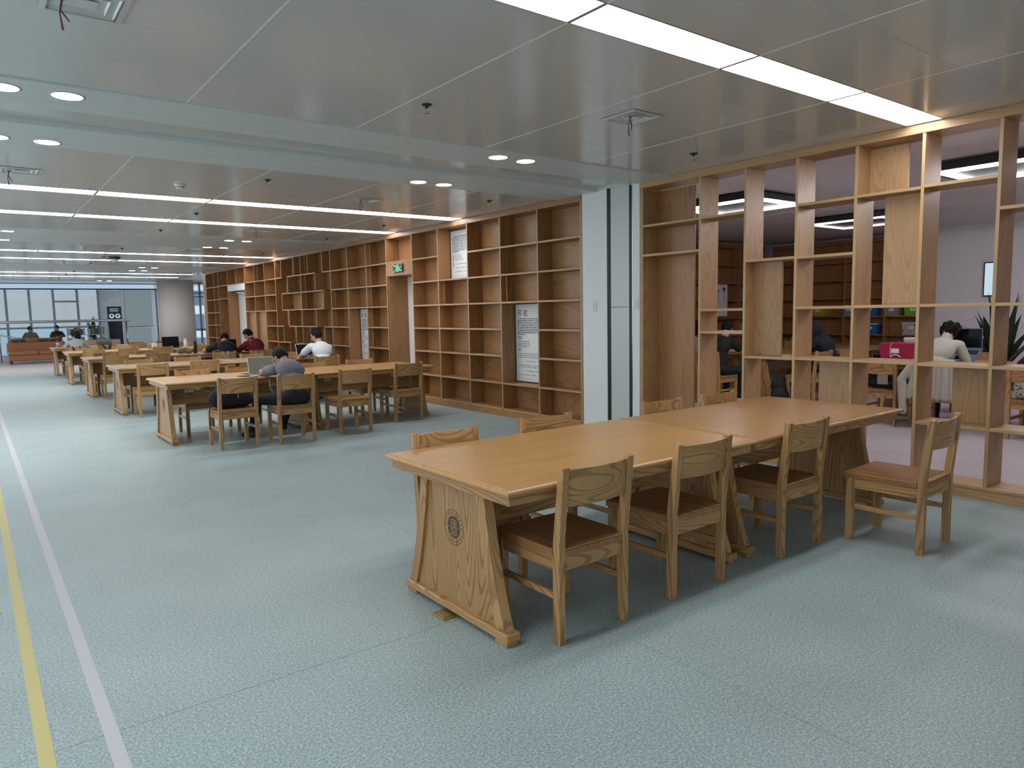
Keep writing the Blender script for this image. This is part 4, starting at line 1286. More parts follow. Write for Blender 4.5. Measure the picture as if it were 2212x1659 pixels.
# ------------------------------------------------------------------ people behind the screen
person('person with curly hair and a cream sweater, seen from behind through the screen', (9.24, 3.73, 0), RM, 'cream_knit', 'dark_trousers', neck=(0.0, 0.27, 1.03), hump=0.08, head_p=0.95, hair='curly', voxel=0.009, long_sleeve=True,
       elbows={-1: (-0.20, 0.30, 0.80), 1: (0.22, 0.32, 0.80)})
person('person in a black hooded jacket with white sleeve stripes, behind the screen', (10.78, 5.86, 0), 0.0, 'navy_jacket', 'dark_trousers', neck=(0.0, 0.22, 0.98), hump=0.06, head_p=0.6, voxel=0.011, long_sleeve=True, hood=True)
person('person in a black T-shirt working at the table end, behind the screen', (9.36, 6.95, 0), RM, 'black_shirt', 'dark_trousers', neck=(0.0, 0.16, 1.015), hump=0.05, head_p=0.5, head_y=0.2, voxel=0.010)
person('person with long dark hair facing the hall, glimpsed at the left of the screen', (9.95, 7.92, 0), PI, 'pattern_top', 'blue_jeans', neck=(0.0, 0.16, 1.0), hump=0.04, head_p=0.4, hair='long', voxel=0.010, long_sleeve=True)
person('person in black leaning forward at the right edge, behind the screen', (9.20, 2.66, 0), RM, 'black_shirt', 'dark_trousers', neck=(0.02, 0.33, 0.93), hump=0.09, head_p=0.8, voxel=0.011, long_sleeve=True)
# sleeve stripes of the hooded jacket
ps = bpy.data.objects.get('person.006')
st_ = MB()
for o_ in (-0.012, 0.0, 0.012):
    st_.tube([(0.10 , 0.215 + o_, 1.005), (0.165, 0.205 + o_, 0.99), (0.215, 0.225 + o_, 0.945), (0.245, 0.26 + o_, 0.88), (0.275, 0.285 + o_, 0.82)], 0.0045, 5)
st_.build('sleeve_stripes', 'white_shirt', ps)

# ================================================================== THINGS ON TABLES AND CHAIRS
TZ = 0.745
mat('screen_olive', (0.03, 0.03, 0.026), 0.3, emit=(0.10, 0.10, 0.085), estr=1.0)
mat('screen_off', (0.006, 0.006, 0.007), 0.15)
mat('screen_blue', (0.05, 0.06, 0.10), 0.3, emit=(0.06, 0.075, 0.11), estr=1.0)  # faintly emitting blue, used on laptop casings rather than displays
def laptop(loc, rz, label, w=0.33, d=0.225, ang=105, body='silver', scr='screen_off', tilt=0.0, group='laptops'):
    t = thing('laptop', label, 'laptop', loc, rz, group)
    # user side is -y; hinge at +y
    T = Matrix.Rotation(tilt, 4, 'X')
    b = MB().cbox(-w / 2, w / 2, -d / 2, d / 2, 0.0, 0.014, 0.003)
    b.v = [tuple(T @ Vector(p)) for p in b.v]
    b.build('base', body, t)
    k = MB()
    for r_ in range(5):
        for c_ in range(13):
            x0 = -w / 2 + 0.02 + c_ * (w - 0.04) / 13
            y0 = 0.0 + r_ * 0.018
            k.box(x0, x0 + (w - 0.04) / 13 - 0.003, y0, y0 + 0.015, 0.0142, 0.0152)
    k.box(-0.05, 0.05, -d / 2 + 0.015, -0.015, 0.0142, 0.0146)
    k.v = [tuple(T @ Vector(p)) for p in k.v]
    k.build('keyboard', 'black_plastic', t)
    a = math.radians(ang - 90)
    M_ = T @ Matrix.Translation((0, d / 2, 0.012)) @ Matrix.Rotation(-a, 4, 'X')
    l = MB().cbox(-w / 2, w / 2, 0.0, 0.007, 0.0, d, 0.002)
    l.v = [tuple(M_ @ Vector(p)) for p in l.v]
    ld = l.build('lid', body, t)
    s = MB().box(-w / 2 + 0.008, w / 2 - 0.008, -0.0012, 0.0, 0.012, d - 0.008)
    s.v = [tuple(M_ @ Vector(p)) for p in s.v]
    s.build('display', scr, ld)
    if tilt:
        MB().tube([(-0.1, d / 2 - 0.03, TZ - loc[2]), (-0.1, d / 2 * 0.8, 0.02)], 0.008, 6).tube([(0.1, d / 2 - 0.03, TZ - loc[2]), (0.1, d / 2 * 0.8, 0.02)], 0.008, 6).build('stand', 'silver', t)
    return t
laptop((2.985, 9.18, TZ), -0.05, 'open silver laptop in front of the man in the grey T-shirt', scr='screen_olive', ang=108)
laptop((4.865, 12.46, TZ), 0.0, 'open silver laptop with a dark screen, used by the man in the white T-shirt', scr='screen_off', ang=112, w=0.34, d=0.24)
laptop((4.06, 19.45, TZ), 0.05, 'upright black laptop standing open on an unoccupied table', body='black_plastic', scr='screen_off', w=0.40, d=0.27, ang=100)
laptop((3.02, 22.80, TZ), 0.0, 'small black laptop open on the farthest table', body='black_plastic', scr='screen_off', w=0.36, d=0.20, ang=105)
laptop((9.66, 3.60, 0.86), RM, 'large grey laptop raised on a stand beside the cream sweater', body='screen_blue', scr='screen_off', w=0.37, d=0.25, ang=118, tilt=0.55)
laptop((10.22, 6.90, TZ), RM, 'open laptop in front of the black-shirted person behind the screen', body='silver', scr='screen_off')
laptop((11.22, 6.55, TZ), 0.1, 'bluish laptop beside the hooded person behind the screen', body='screen_blue', scr='screen_off', ang=110)
laptop((4.52, 15.82, TZ), 0.1, 'dark tablet computer standing between the black shirt and the red sweater', body='black_plastic', scr='screen_off', w=0.24, d=0.26, ang=100)

def bottle(loc, r, h_, body, capm, label, cat='bottle'):
    t = thing('bottle', label, cat, loc, 0)
    MB().lathe([(0.001, 0), (r * 0.95, 0), (r, 0.006), (r, h_ * 0.72), (r * 0.92, h_ * 0.78), (r * 0.8, h_ * 0.80), (0.001, h_ * 0.80)], 18).build('flask', body, t, True)
    MB().lathe([(0.001, h_ * 0.80), (r * 0.82, h_ * 0.80), (r * 0.82, h_ * 0.97), (r * 0.7, h_), (0.001, h_)], 18).build('cap', capm, t, True)
    return t
bottle((3.79, 16.05, TZ), 0.036, 0.25, 'black_plastic', 'dark_metal', 'tall black thermos flask beside the green pouch')
bottle((4.50, 20.05, TZ), 0.042, 0.20, 'white_plastic', 'white_plastic', 'white drinking bottle right of the upright black laptop')
t = thing('paper_cup', 'white paper cup near the aisle end of the farthest table', 'cup', (1.93, 23.1, TZ))
MB().lathe([(0.001, 0), (0.034, 0), (0.047, 0.13), (0.049, 0.133), (0.045, 0.133), (0.033, 0.006), (0.001, 0.006)], 18).build('cup', 'paper', t, True)
MB().lathe([(0.035, 0.03), (0.040, 0.03), (0.0445, 0.09), (0.039, 0.09)], 18, ring=True).build('sleeve', 'beige_coat', t, True)
mat('pouch_green', (0.20, 0.24, 0.17), 0.7, bump=0.2, bscale=20)
mat('pouch_sand', (0.36, 0.27, 0.15), 0.7)
t = thing('soft_pouch', 'rumpled green soft pouch lying on the red-sweater row', 'pouch', (3.62, 16.15, TZ))
Soft().ell((-0.09, 0, 0.065), (0.10, 0.075, 0.065), 'a').ell((0.06, 0.01, 0.055), (0.12, 0.08, 0.055), 'b').ell((0.0, 0.0, 0.09), (0.08, 0.05, 0.04), 'c').build('pouch', {'a': 'pouch_green', 'b': 'pouch_sand', 'c': 'pouch_green'}, t, 0.010)
MB().tube([(-0.14, -0.05, 0.10), (-0.03, -0.06, 0.125), (0.08, -0.05, 0.105)], 0.005, 6).build('zip', 'tape_yellow', t)
def book(loc, rz, w, d, h_, cover, label, cat='book'):
    t = thing('book', label, cat, loc, rz)
    MB().cbox(-w / 2, w / 2, -d / 2, d / 2, 0, 0.003, 0.0008).build('back_cover', cover, t)
    MB().box(-w / 2 + 0.003, w / 2 - 0.004, -d / 2 + 0.003, d / 2 - 0.003, 0.003, h_ - 0.003).build('pages', 'paper', t)
    MB().cbox(-w / 2, w / 2, -d / 2, d / 2, h_ - 0.003, h_, 0.0008).build('front_cover', cover, t)
    return t
def open_book(loc, rz, label):
    t = thing('open_book', label, 'book', loc, rz)
    for q in (-1, 1):
        rl = []
        for k in range(7):
            u = k / 6
            z = 0.006 + 0.018 * math.sin(PI * min(1, u * 1.2)) * (1 - u * 0.5)
            x = q * u * 0.20
            rl.append([(x, -0.13, z), (x, 0.13, z), (x, 0.13, 0.0), (x, -0.13, 0.0)])
        MB().loops(rl).build('page_block', 'paper', t)
    MB().box(-0.205, 0.205, -0.135, 0.135, 0.0, 0.001).build('cover', 'dark_trousers', t)
    return t
open_book((4.12, 16.0, TZ), 0.08, 'open white book in front of the man in the black T-shirt')
mat('cover_purple', (0.05, 0.02, 0.10), 0.5); mat('cover_red', (0.25, 0.03, 0.03), 0.5); mat('cover_blue', (0.04, 0.10, 0.22), 0.5); mat('cover_white', (0.62, 0.62, 0.62), 0.5)
book((3.98, 15.86, TZ), 0.2, 0.20, 0.14, 0.018, 'cover_purple', 'purple book half under the open white book')
book((3.45, 22.75, TZ), 0.1, 0.26, 0.19, 0.03, 'cover_white', 'pale book lying on the farthest table right of the small laptop')
book((2.78, 22.72, TZ), -0.1, 0.19, 0.15, 0.035, 'cover_red', 'small red book left of the small laptop on the farthest table')
book((3.62, 19.55, TZ), 0.05, 0.20, 0.16, 0.012, 'dark_trousers', 'thin dark book left of the upright black laptop')
book((5.12, 16.02, TZ), 0.0, 0.25, 0.18, 0.02, 'cover_blue', 'dark book right of the red sweater')
t = thing('paper_bag', 'small white box standing beside the thin dark book', 'box', (3.70, 19.75, TZ), 0.1)
MB().cbox(-0.05, 0.05, -0.04, 0.04, 0, 0.12, 0.002).build('box', 'paper', t)
MB().cbox(-0.051, 0.051, -0.041, 0.041, 0.12, 0.126, 0.002).build('flap', 'paper', t)
t = thing('phone', 'dark phone lying left of the grey-shirted man\u2019s laptop', 'phone', (2.72, 9.19, TZ), 0.4)
MB().cbox(-0.037, 0.037, -0.078, 0.078, 0, 0.008, 0.002).build('case', 'black_plastic', t)
MB().box(-0.034, 0.034, -0.074, 0.074, 0.008, 0.0085).build('glass', 'screen_glass', t)
t = thing('power_bank', 'white and black power bank beside the dark phone', 'power bank', (2.80, 9.33, TZ), 0.3)
MB().cbox(-0.06, 0.06, -0.04, 0.04, 0, 0.014, 0.003).build('white_half', 'white_plastic', t)
MB().cbox(-0.055, 0.055, -0.035, 0.035, 0.014, 0.026, 0.003).build('black_half', 'black_plastic', t)
t = thing('charging_cable', 'white charging cable drooping over the table edge left of the grey T-shirt', 'cable', (2.93, 9.02, TZ))
MB().tube([(-0.02, 0.12, 0.006), (0.01, 0.03, 0.006), (0.015, -0.06, 0.005), (0.015, -0.112, 0.003), (0.015, -0.130, -0.04), (0.02, -0.14, -0.14), (0.06, -0.16, -0.24)], 0.004, 6).build('lead', 'white_plastic', t, True)
MB().cbox(-0.028, -0.012, 0.12, 0.15, 0.001, 0.011, 0.002).build('plug', 'white_plastic', t)
t = thing('phone_charger', 'white charger plugged into the socket of the second-row table', 'charger', (2.215, 9.41, 0.615))
MB().cbox(-0.03, 0.03, -0.05, 0.0, -0.016, 0.016, 0.004).build('adapter', 'white_plastic', t)
MB().tube([(0.03, -0.03, 0), (0.12, -0.06, -0.04), (0.22, -0.12, -0.10), (0.34, -0.2, -0.165)], 0.003, 6).build('lead', 'white_plastic', t, True)

# ---- bags
def backpack(loc, rz, label, mt='black_cloth', sc=1.0):
    t = thing('backpack', label, 'backpack', loc, rz)
    s = Soft()
    s.cap((-0.13 * sc, 0, 0.10 * sc), (0.13 * sc, 0, 0.10 * sc), 0.10 * sc, 0.10 * sc, 'a').cap((-0.10 * sc, 0.02, 0.24 * sc), (0.08 * sc, 0.02, 0.22 * sc), 0.085 * sc, 0.08 * sc, 'a').ell((-0.16 * sc, 0.0, 0.12 * sc), (0.12 * sc, 0.09 * sc, 0.11 * sc), 'a')
    s.build('pack', {'a': mt}, t, 0.010)
    MB().tube([(-0.08 * sc, -0.06, 0.30 * sc), (0.0, -0.09, 0.33 * sc), (0.06 * sc, -0.06, 0.29 * sc)], 0.008, 6).build('grab_loop', mt, t)
    MB().tube([(0.02, -0.104 * sc, 0.20 * sc), (0.025, -0.112 * sc, 0.12 * sc)], 0.003, 5).build('zip_pull', 'silver', t)
    return t
bp_ = backpack((2.40, 8.56, 0.4405), 0.05, 'black backpack slumped on the aisle chair of the grey-shirt row')
MB().tube([(-0.20, 0.02, 0.08), (-0.245, 0.06, 0.03), (-0.25, 0.08, -0.06), (-0.245, 0.09, -0.20), (-0.25, 0.09, -0.24)], 0.006, 6).build('hanging_strap', 'black_cloth', bp_)
backpack((4.13, 11.98, 0.4405), 0.0, 'black backpack on the chair left of the white T-shirt', sc=1.05)
backpack((9.9, 6.2, 0.0), 0.4, 'dark backpack standing on the floor behind the screen under the table end', sc=1.2)
def straps(cx, yrear, label, m, rz=0.0, xs=(-0.06, 0.05), slant=0.05, face=1):
    """bag slung over a chair back: straps over the top board and the bag body on the seat side"""
    t = thing('shoulder_bag', label, 'bag', (cx, yrear + 0.211, 0.4405), rz)
    yb = -0.213 - 0.042 - 0.028
    for x, sl in zip(xs, (slant, -slant * 0.4)):
        w_ = 0.020
        pts = [(x + sl, yb + 0.013 - 0.030, 0.22), (x + sl * 0.5, yb - 0.008 - 0.014, 0.30), (x, yb - 0.008, 0.368), (x, yb + 0.01, 0.374), (x, yb + 0.032, 0.366), (x - sl * 0.3, yb + 0.055, 0.28)]
        rl = [[(p[0] - w_, p[1] - 0.0015, p[2] - 0.0015), (p[0] + w_, p[1] - 0.0015, p[2] - 0.0015), (p[0] + w_, p[1] + 0.0015, p[2] + 0.0015), (p[0] - w_, p[1] + 0.0015, p[2] + 0.0015)] for p in pts]
        MB().loops(rl).build('strap', m, t)
    Soft().cap((-0.11, yb + 0.085, 0.10), (0.11, yb + 0.085, 0.10), 0.045, 0.045, 'a').cap((-0.11, yb + 0.085, 0.22), (0.11, yb + 0.085, 0.22), 0.04, 0.04, 'a').build('bag', {'a': m}, t, 0.012)
    return t
mat('strap_beige', (0.42, 0.38, 0.30), 0.8); mat('strap_grey', (0.13, 0.14, 0.15), 0.8); mat('strap_maroon', (0.06, 0.012, 0.018), 0.8)
straps(4.02, 14.78, 'bag with pale beige straps slung over the chair of the black T-shirt', 'strap_beige', xs=(-0.05, 0.06), slant=0.06)
straps(4.72, 14.72, 'bag with grey straps slung over the chair of the red sweater', 'strap_grey', xs=(-0.07, 0.06), slant=0.05)
straps(2.15, 21.20, 'bag with thin maroon straps slung over the chair of the ponytailed woman', 'strap_maroon', xs=(-0.08, 0.08), slant=0.04)
straps(2.95, 22.10, 'bag with wide black straps slung over a chair in the farthest row', 'black_cloth', xs=(-0.09, 0.09), slant=0.08)
# ================================================================== ROOM BEHIND THE SCREEN: FURNISHING
def room_shelf(label, axis, x0, y0, length, n):
    """bookcase against a wall; axis 'x' faces -y and runs along x, axis 'y' faces -x and runs along y"""
    t = thing('bookcase', label, 'bookcase', (x0, y0, 0), 0.0, 'dark bookcases behind the screen')
    if axis == 'y':
        def bx(a0, a1, d0, d1, z0, z1, nm, w_): MB().cbox(d0, d1, a0, a1, z0, z1, 0.0015).build(nm, w_, t)
    else:
        def bx(a0, a1, d0, d1, z0, z1, nm, w_): MB().cbox(a0, a1, d0, d1, z0, z1, 0.0015).build(nm, w_, t)
    w_ = length / n
    zs = [0.10, 0.50, 0.885, 1.258, 1.628, 2.0, 2.372]
    bx(0, length, 0, 0.26, 0, 0.0875, 'plinth', 'shelf_x')
    bx(0, length, 0, 0.26, 2.745, 2.82, 'top_rail', 'shelf_x')
    for k in range(n + 1):
        a = min(max(k * w_ - 0.0125, 0), length - 0.025)
        bx(a, a + 0.025, 0, 0.26, 0.088, 2.744, 'divider', 'shelf_z')
    for k in range(n):
        for z in zs:
            bx(k * w_ + 0.0135 + (0.012 if k == 0 else 0), (k + 1) * w_ - 0.0135 - (0.012 if k == n - 1 else 0), 0.0, 0.255, z - 0.0125, z + 0.0125, 'shelf', 'shelf_x')
    bx(0, length, 0.262, 0.275, 0.0, 2.82, 'back_panel', 'shelf_z')
    return t
room_shelf('dark oak bookcase along the back wall behind the screen', 'x', 7.2, 9.335, 7.0, 8)
room_shelf('dark oak bookcase with storage boxes on the far wall behind the screen', 'y', 14.50, 6.0, 3.33, 4)
def bin_(loc, rz, size, col, lidcol, label, mk=None):
    m1 = mat('bin_' + col[0], col[1], 0.4)
    t = thing('storage_box', label, 'storage box', loc, rz, 'plastic storage boxes')
    w_, d_, h_ = size
    def r_(s, z): return [(-w_ / 2 * s, -d_ / 2 * s, z), (w_ / 2 * s, -d_ / 2 * s, z), (w_ / 2 * s, d_ / 2 * s, z), (-w_ / 2 * s, d_ / 2 * s, z)]
    MB().loops([r_(0.86, 0), r_(0.88, 0.006), r_(0.97, h_ * 0.88)]).build('tub', m1, t)
    MB().loops([r_(0.98, h_ * 0.885), r_(1.0, h_ * 0.90), r_(1.0, h_ * 0.97), r_(0.95, h_)]).build('lid', mat('lid_' + lidcol[0], lidcol[1], 0.4), t)
    MB().box(-0.05, 0.05, -d_ / 2 * 0.97 - 0.003, -d_ / 2 * 0.94, h_ * 0.45, h_ * 0.7).build('label_card', 'paper', t)
    if mk:
        q = MB()
        rr = random.Random(5)
        for k in range(9):
            x = rr.uniform(-0.4, 0.4) * w_; z = rr.uniform(0.1, 0.8) * h_
            q.sphere((x, -d_ / 2 * (0.87 + 0.09 * z / h_) - 0.004, z), (0.013, 0.003, 0.010), 8, 6)
        q.build('spots', 'ink', t)
    return t
W9 = ('white', (0.6, 0.6, 0.6)); G9 = ('grey', (0.33, 0.34, 0.36))
zq = 1.271
FX = 14.62
bin_((FX, 8.24, zq), -PI / 2, (0.34, 0.22, 0.20), ('yellow', (0.50, 0.38, 0.02)), ('yellow', (0.5, 0.38, 0.02)), 'yellow storage box on the dark bookcase behind the screen')
bin_((FX, 7.56, zq), -PI / 2, (0.24, 0.22, 0.22), ('bluegrey', (0.25, 0.28, 0.36)), W9, 'blue-grey storage box beside the upper blue one')
bin_((FX, 7.14, zq), -PI / 2, (0.30, 0.22, 0.22), ('blue', (0.02, 0.16, 0.42)), ('blue', (0.02, 0.16, 0.42)), 'upper bright blue storage box on the dark bookcase')
bin_((FX, 7.12, 0.8975), -PI / 2, (0.30, 0.22, 0.22), ('blue', (0.02, 0.16, 0.42)), W9, 'lower bright blue storage box with a white lid')
bin_((FX, 6.70, zq), -PI / 2, (0.30, 0.22, 0.20), ('sage', (0.24, 0.27, 0.22)), ('sage', (0.24, 0.27, 0.22)), 'sage grey storage box left of the green one')
bin_((FX, 6.30, zq), -PI / 2, (0.34, 0.22, 0.20), ('green', (0.16, 0.48, 0.03)), ('green', (0.16, 0.48, 0.03)), 'bright green storage box on the dark bookcase')
bin_((FX, 6.32, 0.8975), -PI / 2, (0.36, 0.22, 0.24), ('lilac', (0.45, 0.43, 0.48)), W9, 'pale spotted storage box with a white lid', True)
bin_((8.9, 9.46, zq), 0, (0.34, 0.2, 0.22), G9, W9, 'grey storage box with a white lid high on the back wall bookcase')
bin_((13.7, 9.46, 1.641), 0, (0.34, 0.2, 0.26), G9, W9, 'grey storage box with a white lid, topmost on the back wall bookcase')
bin_((13.6, 9.46, 0.8975), 0, (0.34, 0.2, 0.22), ('silver', (0.40, 0.42, 0.45)), W9, 'silver-grey storage box low on the back wall bookcase')
bin_((13.75, 9.46, 1.271), 0, (0.30, 0.2, 0.22), ('bluegrey', (0.25, 0.28, 0.36)), W9, 'blue-grey storage box in the middle of the back wall bookcase')
# pink crate on the sideways table
pk = bin_((9.86, 4.42, TZ), -PI / 2, (0.42, 0.30, 0.24), ('pink', (0.36, 0.012, 0.055)), ('pink', (0.36, 0.012, 0.055)), 'dark pink storage box with a paper label on the sideways table')
MB().tube([(-0.03, -0.152, 0.245), (-0.06, -0.153, 0.20), (-0.058, -0.145, 0.02), (-0.02, -0.18, 0.004)], 0.004, 6).build('cord', 'white_plastic', pk)
bin_((10.12, 4.30, TZ), -PI / 2, (0.32, 0.16, 0.30), ('clear', (0.42, 0.42, 0.45)), W9, 'pale storage box with a white lid behind the pink one')
t = thing('framed_portrait', 'white framed sheet with a brush portrait and large characters on the dark shelves', 'poster', (12.62, 9.327, 1.30), 0)
MB().cbox(-0.24, 0.24, 0.0, 0.02, 0.0, 0.68, 0.003).build('frame', 'silver', t)
MB().box(-0.228, 0.228, -0.001, 0.0, 0.012, 0.668).build('sheet', 'paper', t)
q = MB()
rr = random.Random(8)
q.tube([(0.06, -0.002, 0.56), (0.10, -0.002, 0.60), (0.14, -0.002, 0.57), (0.11, -0.002, 0.53), (0.07, -0.002, 0.50)], [0.012, 0.018, 0.02, 0.014, 0.006], 6)
q.tube([(0.13, -0.002, 0.47), (0.10, -0.002, 0.38), (0.12, -0.002, 0.28)], 0.005, 5)
for k in range(3):
    zc_ = 0.55 - k * 0.11
    for j in range(5):
        a = rr.uniform(0, PI)
        q.tube([(-0.10 + rr.uniform(-.04, .04) - math.cos(a) * 0.035, -0.0015, zc_ + rr.uniform(-.03, .03) - math.sin(a) * 0.03), (-0.10 + rr.uniform(-.04, .04) + math.cos(a) * 0.035, -0.0015, zc_ + rr.uniform(-.03, .03) + math.sin(a) * 0.03)], 0.005, 5)
q.build('brush_strokes', 'ink', t)
t = thing('wall_screen', 'black framed wall screen on the white wall behind the screen', 'screen', (14.40, 4.89, 1.60), 0)
MB().cbox(-0.05, 0.0, -0.17, 0.17, 0.0, 0.60, 0.004).build('bezel', 'black_plastic', t)
mat('display_pale', (0.5, 0.6, 0.65), 0.3, emit=(0.42, 0.55, 0.62), estr=1.0)
MB().box(-0.052, -0.05, -0.15, 0.15, 0.02, 0.58).build('display', 'display_pale', t)
# potted plant
mat('leaf_dark', (0.012, 0.030, 0.016), 0.45); mat('pot_white', (0.5, 0.5, 0.5), 0.5); mat('soil', (0.03, 0.02, 0.015), 0.9)
def plant(loc, label, seed, n, hgt, wid, leafm='leaf_dark', pot=0.22):
    t = thing('potted_plant', label, 'plant', loc)
    MB().lathe([(0.001, 0), (pot * 0.7, 0), (pot, 0.38), (pot * 0.93, 0.38), (pot * 0.9, 0.34), (0.001, 0.34)], 20).build('pot', 'pot_white', t, True)
    MB().lathe([(0.001, 0.34), (pot * 0.88, 0.34), (pot * 0.88, 0.35), (0.001, 0.35)], 16).build('soil', 'soil', t)
    rr = random.Random(seed)
    for k in range(n):
        a = 2 * PI * k / n * 2.4 + rr.uniform(-0.3, 0.3)
        el = rr.uniform(0.35, 1.0)
        m_ = MB()
        pts = []
        base = Vector((0.04 * math.cos(a), 0.04 * math.sin(a), 0.35))
        for j in range(9):
            u = j / 8
            out = wid * (0.25 + 0.75 * (1 - el)) * u ** 1.3
            z = 0.35 + hgt * (0.45 + 0.55 * el) * u - 0.35 * wid * (1 - el) * u ** 3
            pts.append(Vector((math.cos(a) * out, math.sin(a) * out, z)) + base * (1 if j == 0 else 0) * 0)
        side = Vector((-math.sin(a), math.cos(a), 0))
        rl = []
        for j, p in enumerate(pts):
            u = j / 8
            ww = 0.075 * math.sin(PI * min(1, 0.06 + u * 0.94) ** 0.8) if u > 0.25 else 0.006 + 0.03 * u
            ww = max(ww, 0.002)
            rl.append([tuple(p - side * ww), tuple(p + Vector((0, 0, -0.006))), tuple(p + side * ww), tuple(p + Vector((0, 0, 0.002)))])
        m_.loops(rl).build('leaf', leafm, t)
    return t
plant((12.05, 3.98, 0), 'tall potted plant with dark strappy leaves by the white wall', 3, 34, 1.30, 0.80)

# jacket, bag and cushion on the chairs
t = thing('jacket', 'beige jacket draped over the chair of the cream sweater', 'jacket', (8.93, 3.62, 0.0))
s = Soft()
s.cap((0.02, -0.20, 0.825), (0.02, 0.20, 0.825), 0.028, 0.028, 'a')
for k in range(7):
    y = -0.21 + k * 0.07
    s.cap((-0.02 - 0.012 * (k % 2), y, 0.80), (-0.045 - 0.02 * (k % 2), y * 1.1, 0.40), 0.030, 0.036, 'a')
s.cap((-0.02, 0.21, 0.80), (-0.05, 0.33, 0.60), 0.05, 0.05, 'a').cap((-0.05, 0.33, 0.60), (-0.06, 0.30, 0.22), 0.052, 0.045, 'a')
s.build('cloth', {'a': 'beige_coat'}, t, 0.010)
t = thing('printed_bag', 'dark bag with a pale patch resting on the chair behind the screen', 'bag', (9.10, 4.275, 0.4405))
Soft().cap((0.0, -0.15, 0.07), (0.0, 0.15, 0.07), 0.06, 0.06, 'a').cap((0.0, -0.15, 0.20), (0.0, 0.15, 0.20), 0.055, 0.055, 'a').cap((0, -0.15, 0.1), (0, -0.15, 0.2), 0.05, 0.05, 'a').cap((0, 0.15, 0.1), (0, 0.15, 0.2), 0.05, 0.05, 'a').build('bag', {'a': 'black_cloth'}, t, 0.010)
MB().cbox(-0.072, -0.05, -0.09, 0.04, 0.06, 0.20, 0.008).build('patch', 'beige_coat', t)
mat('cushion_print', (0.42, 0.42, 0.36), 0.8)
cp = MATS['cushion_print'].node_tree
vn = cp.nodes.new('ShaderNodeTexVoronoi'); vn.inputs['Scale'].default_value = 40
vr = cp.nodes.new('ShaderNodeValToRGB'); vr.color_ramp.elements[0].position = 0.25; vr.color_ramp.elements[0].color = (0.02, 0.02, 0.02, 1); vr.color_ramp.elements[1].position = 0.4; vr.color_ramp.elements[1].color = (0.5, 0.5, 0.42, 1)
vt = cp.nodes.new('ShaderNodeTexCoord'); cp.links.new(vt.outputs['Object'], vn.inputs['Vector']); cp.links.new(vn.outputs['Distance'], vr.inputs['Fac']); cp.links.new(vr.outputs['Color'], cp.nodes['Principled BSDF'].inputs['Base Color'])
t = thing('patterned_cushion', 'pale cushion with a dark leafy print on the right-hand chair behind the screen', 'cushion', (9.04, 2.66, 0.4405))
Soft().ell((0.0, 0.0, 0.13), (0.055, 0.19, 0.13), 'a').cap((0, -0.12, 0.06), (0, 0.12, 0.06), 0.05, 0.05, 'a').build('pad', {'a': 'cushion_print'}, t, 0.010)
MB().tube([(-0.03, -0.17, 0.24), (-0.03, 0.17, 0.24)], 0.006, 6).build('piping', 'ink', t)
t = thing('headphones', 'white headphones lying beside the pink storage box', 'headphones', (9.60, 4.36, TZ))
MB().tube([(0.0, 0.08 * math.cos(PI * k / 10), 0.02 + 0.075 * math.sin(PI * k / 10)) for k in range(11)], 0.007, 8).build('band', 'white_plastic', t, True)
for q_ in (-1, 1):
    MB().sphere((0, q_ * 0.08, 0.036), (0.034, 0.016, 0.036), 12, 8).build('ear_cup', 'black_plastic', t, True)
t = thing('tissue_cup', 'small white cup on the sideways table at the right', 'cup', (9.75, 2.55, TZ))
MB().lathe([(0.001, 0), (0.03, 0), (0.036, 0.08), (0.033, 0.08), (0.028, 0.006), (0.001, 0.006)], 16).build('cup', 'paper', t, True)
MB().tube([(0.03, 0, 0.02), (0.055, 0, 0.03), (0.055, 0, 0.055), (0.033, 0, 0.065)], 0.004, 6).build('handle', 'paper', t, True)

# ================================================================== FAR END OF THE HALL
# sofas
def sofa(loc, rz, L_, label, m, dep=0.82, hgt=0.73):
    t = thing('sofa', label, 'sofa', loc, rz, 'leather sofas at the far end')
    MB().cbox(-L_ / 2, L_ / 2, -dep / 2, dep / 2, 0.11, 0.30, 0.02).build('base', m, t)
    n = max(2, round(L_ / 0.75))
    for k in range(n):
        a = -L_ / 2 + 0.02 + k * (L_ - 0.04) / n
        MB().cbox(a + 0.004, a + (L_ - 0.04) / n - 0.004, -dep / 2 - 0.01, dep / 2 - 0.20, 0.302, 0.44, 0.03).build('seat_cushion', m, t)
    MB().cbox(-L_ / 2, L_ / 2, dep / 2 - 0.19, dep / 2, 0.302, hgt, 0.04).build('backrest', m, t)
    for q in (-1, 1):
        for r_ in (-1, 1):
            MB().cbox(q * (L_ / 2 - 0.09) - 0.03, q * (L_ / 2 - 0.09) + 0.03, r_ * (dep / 2 - 0.09) - 0.03, r_ * (dep / 2 - 0.09) + 0.03, 0, 0.109, 0.004).build('leg', 'dark_metal', t)
    return t
sofa((1.90, 30.25, 0), 0.0, 1.75, 'long brown leather sofa at the far left', 'leather_tan')
sofa((3.72, 30.45, 0), 0.0, 1.75, 'paler tan sofa behind the ponytailed woman', 'leather_pale')
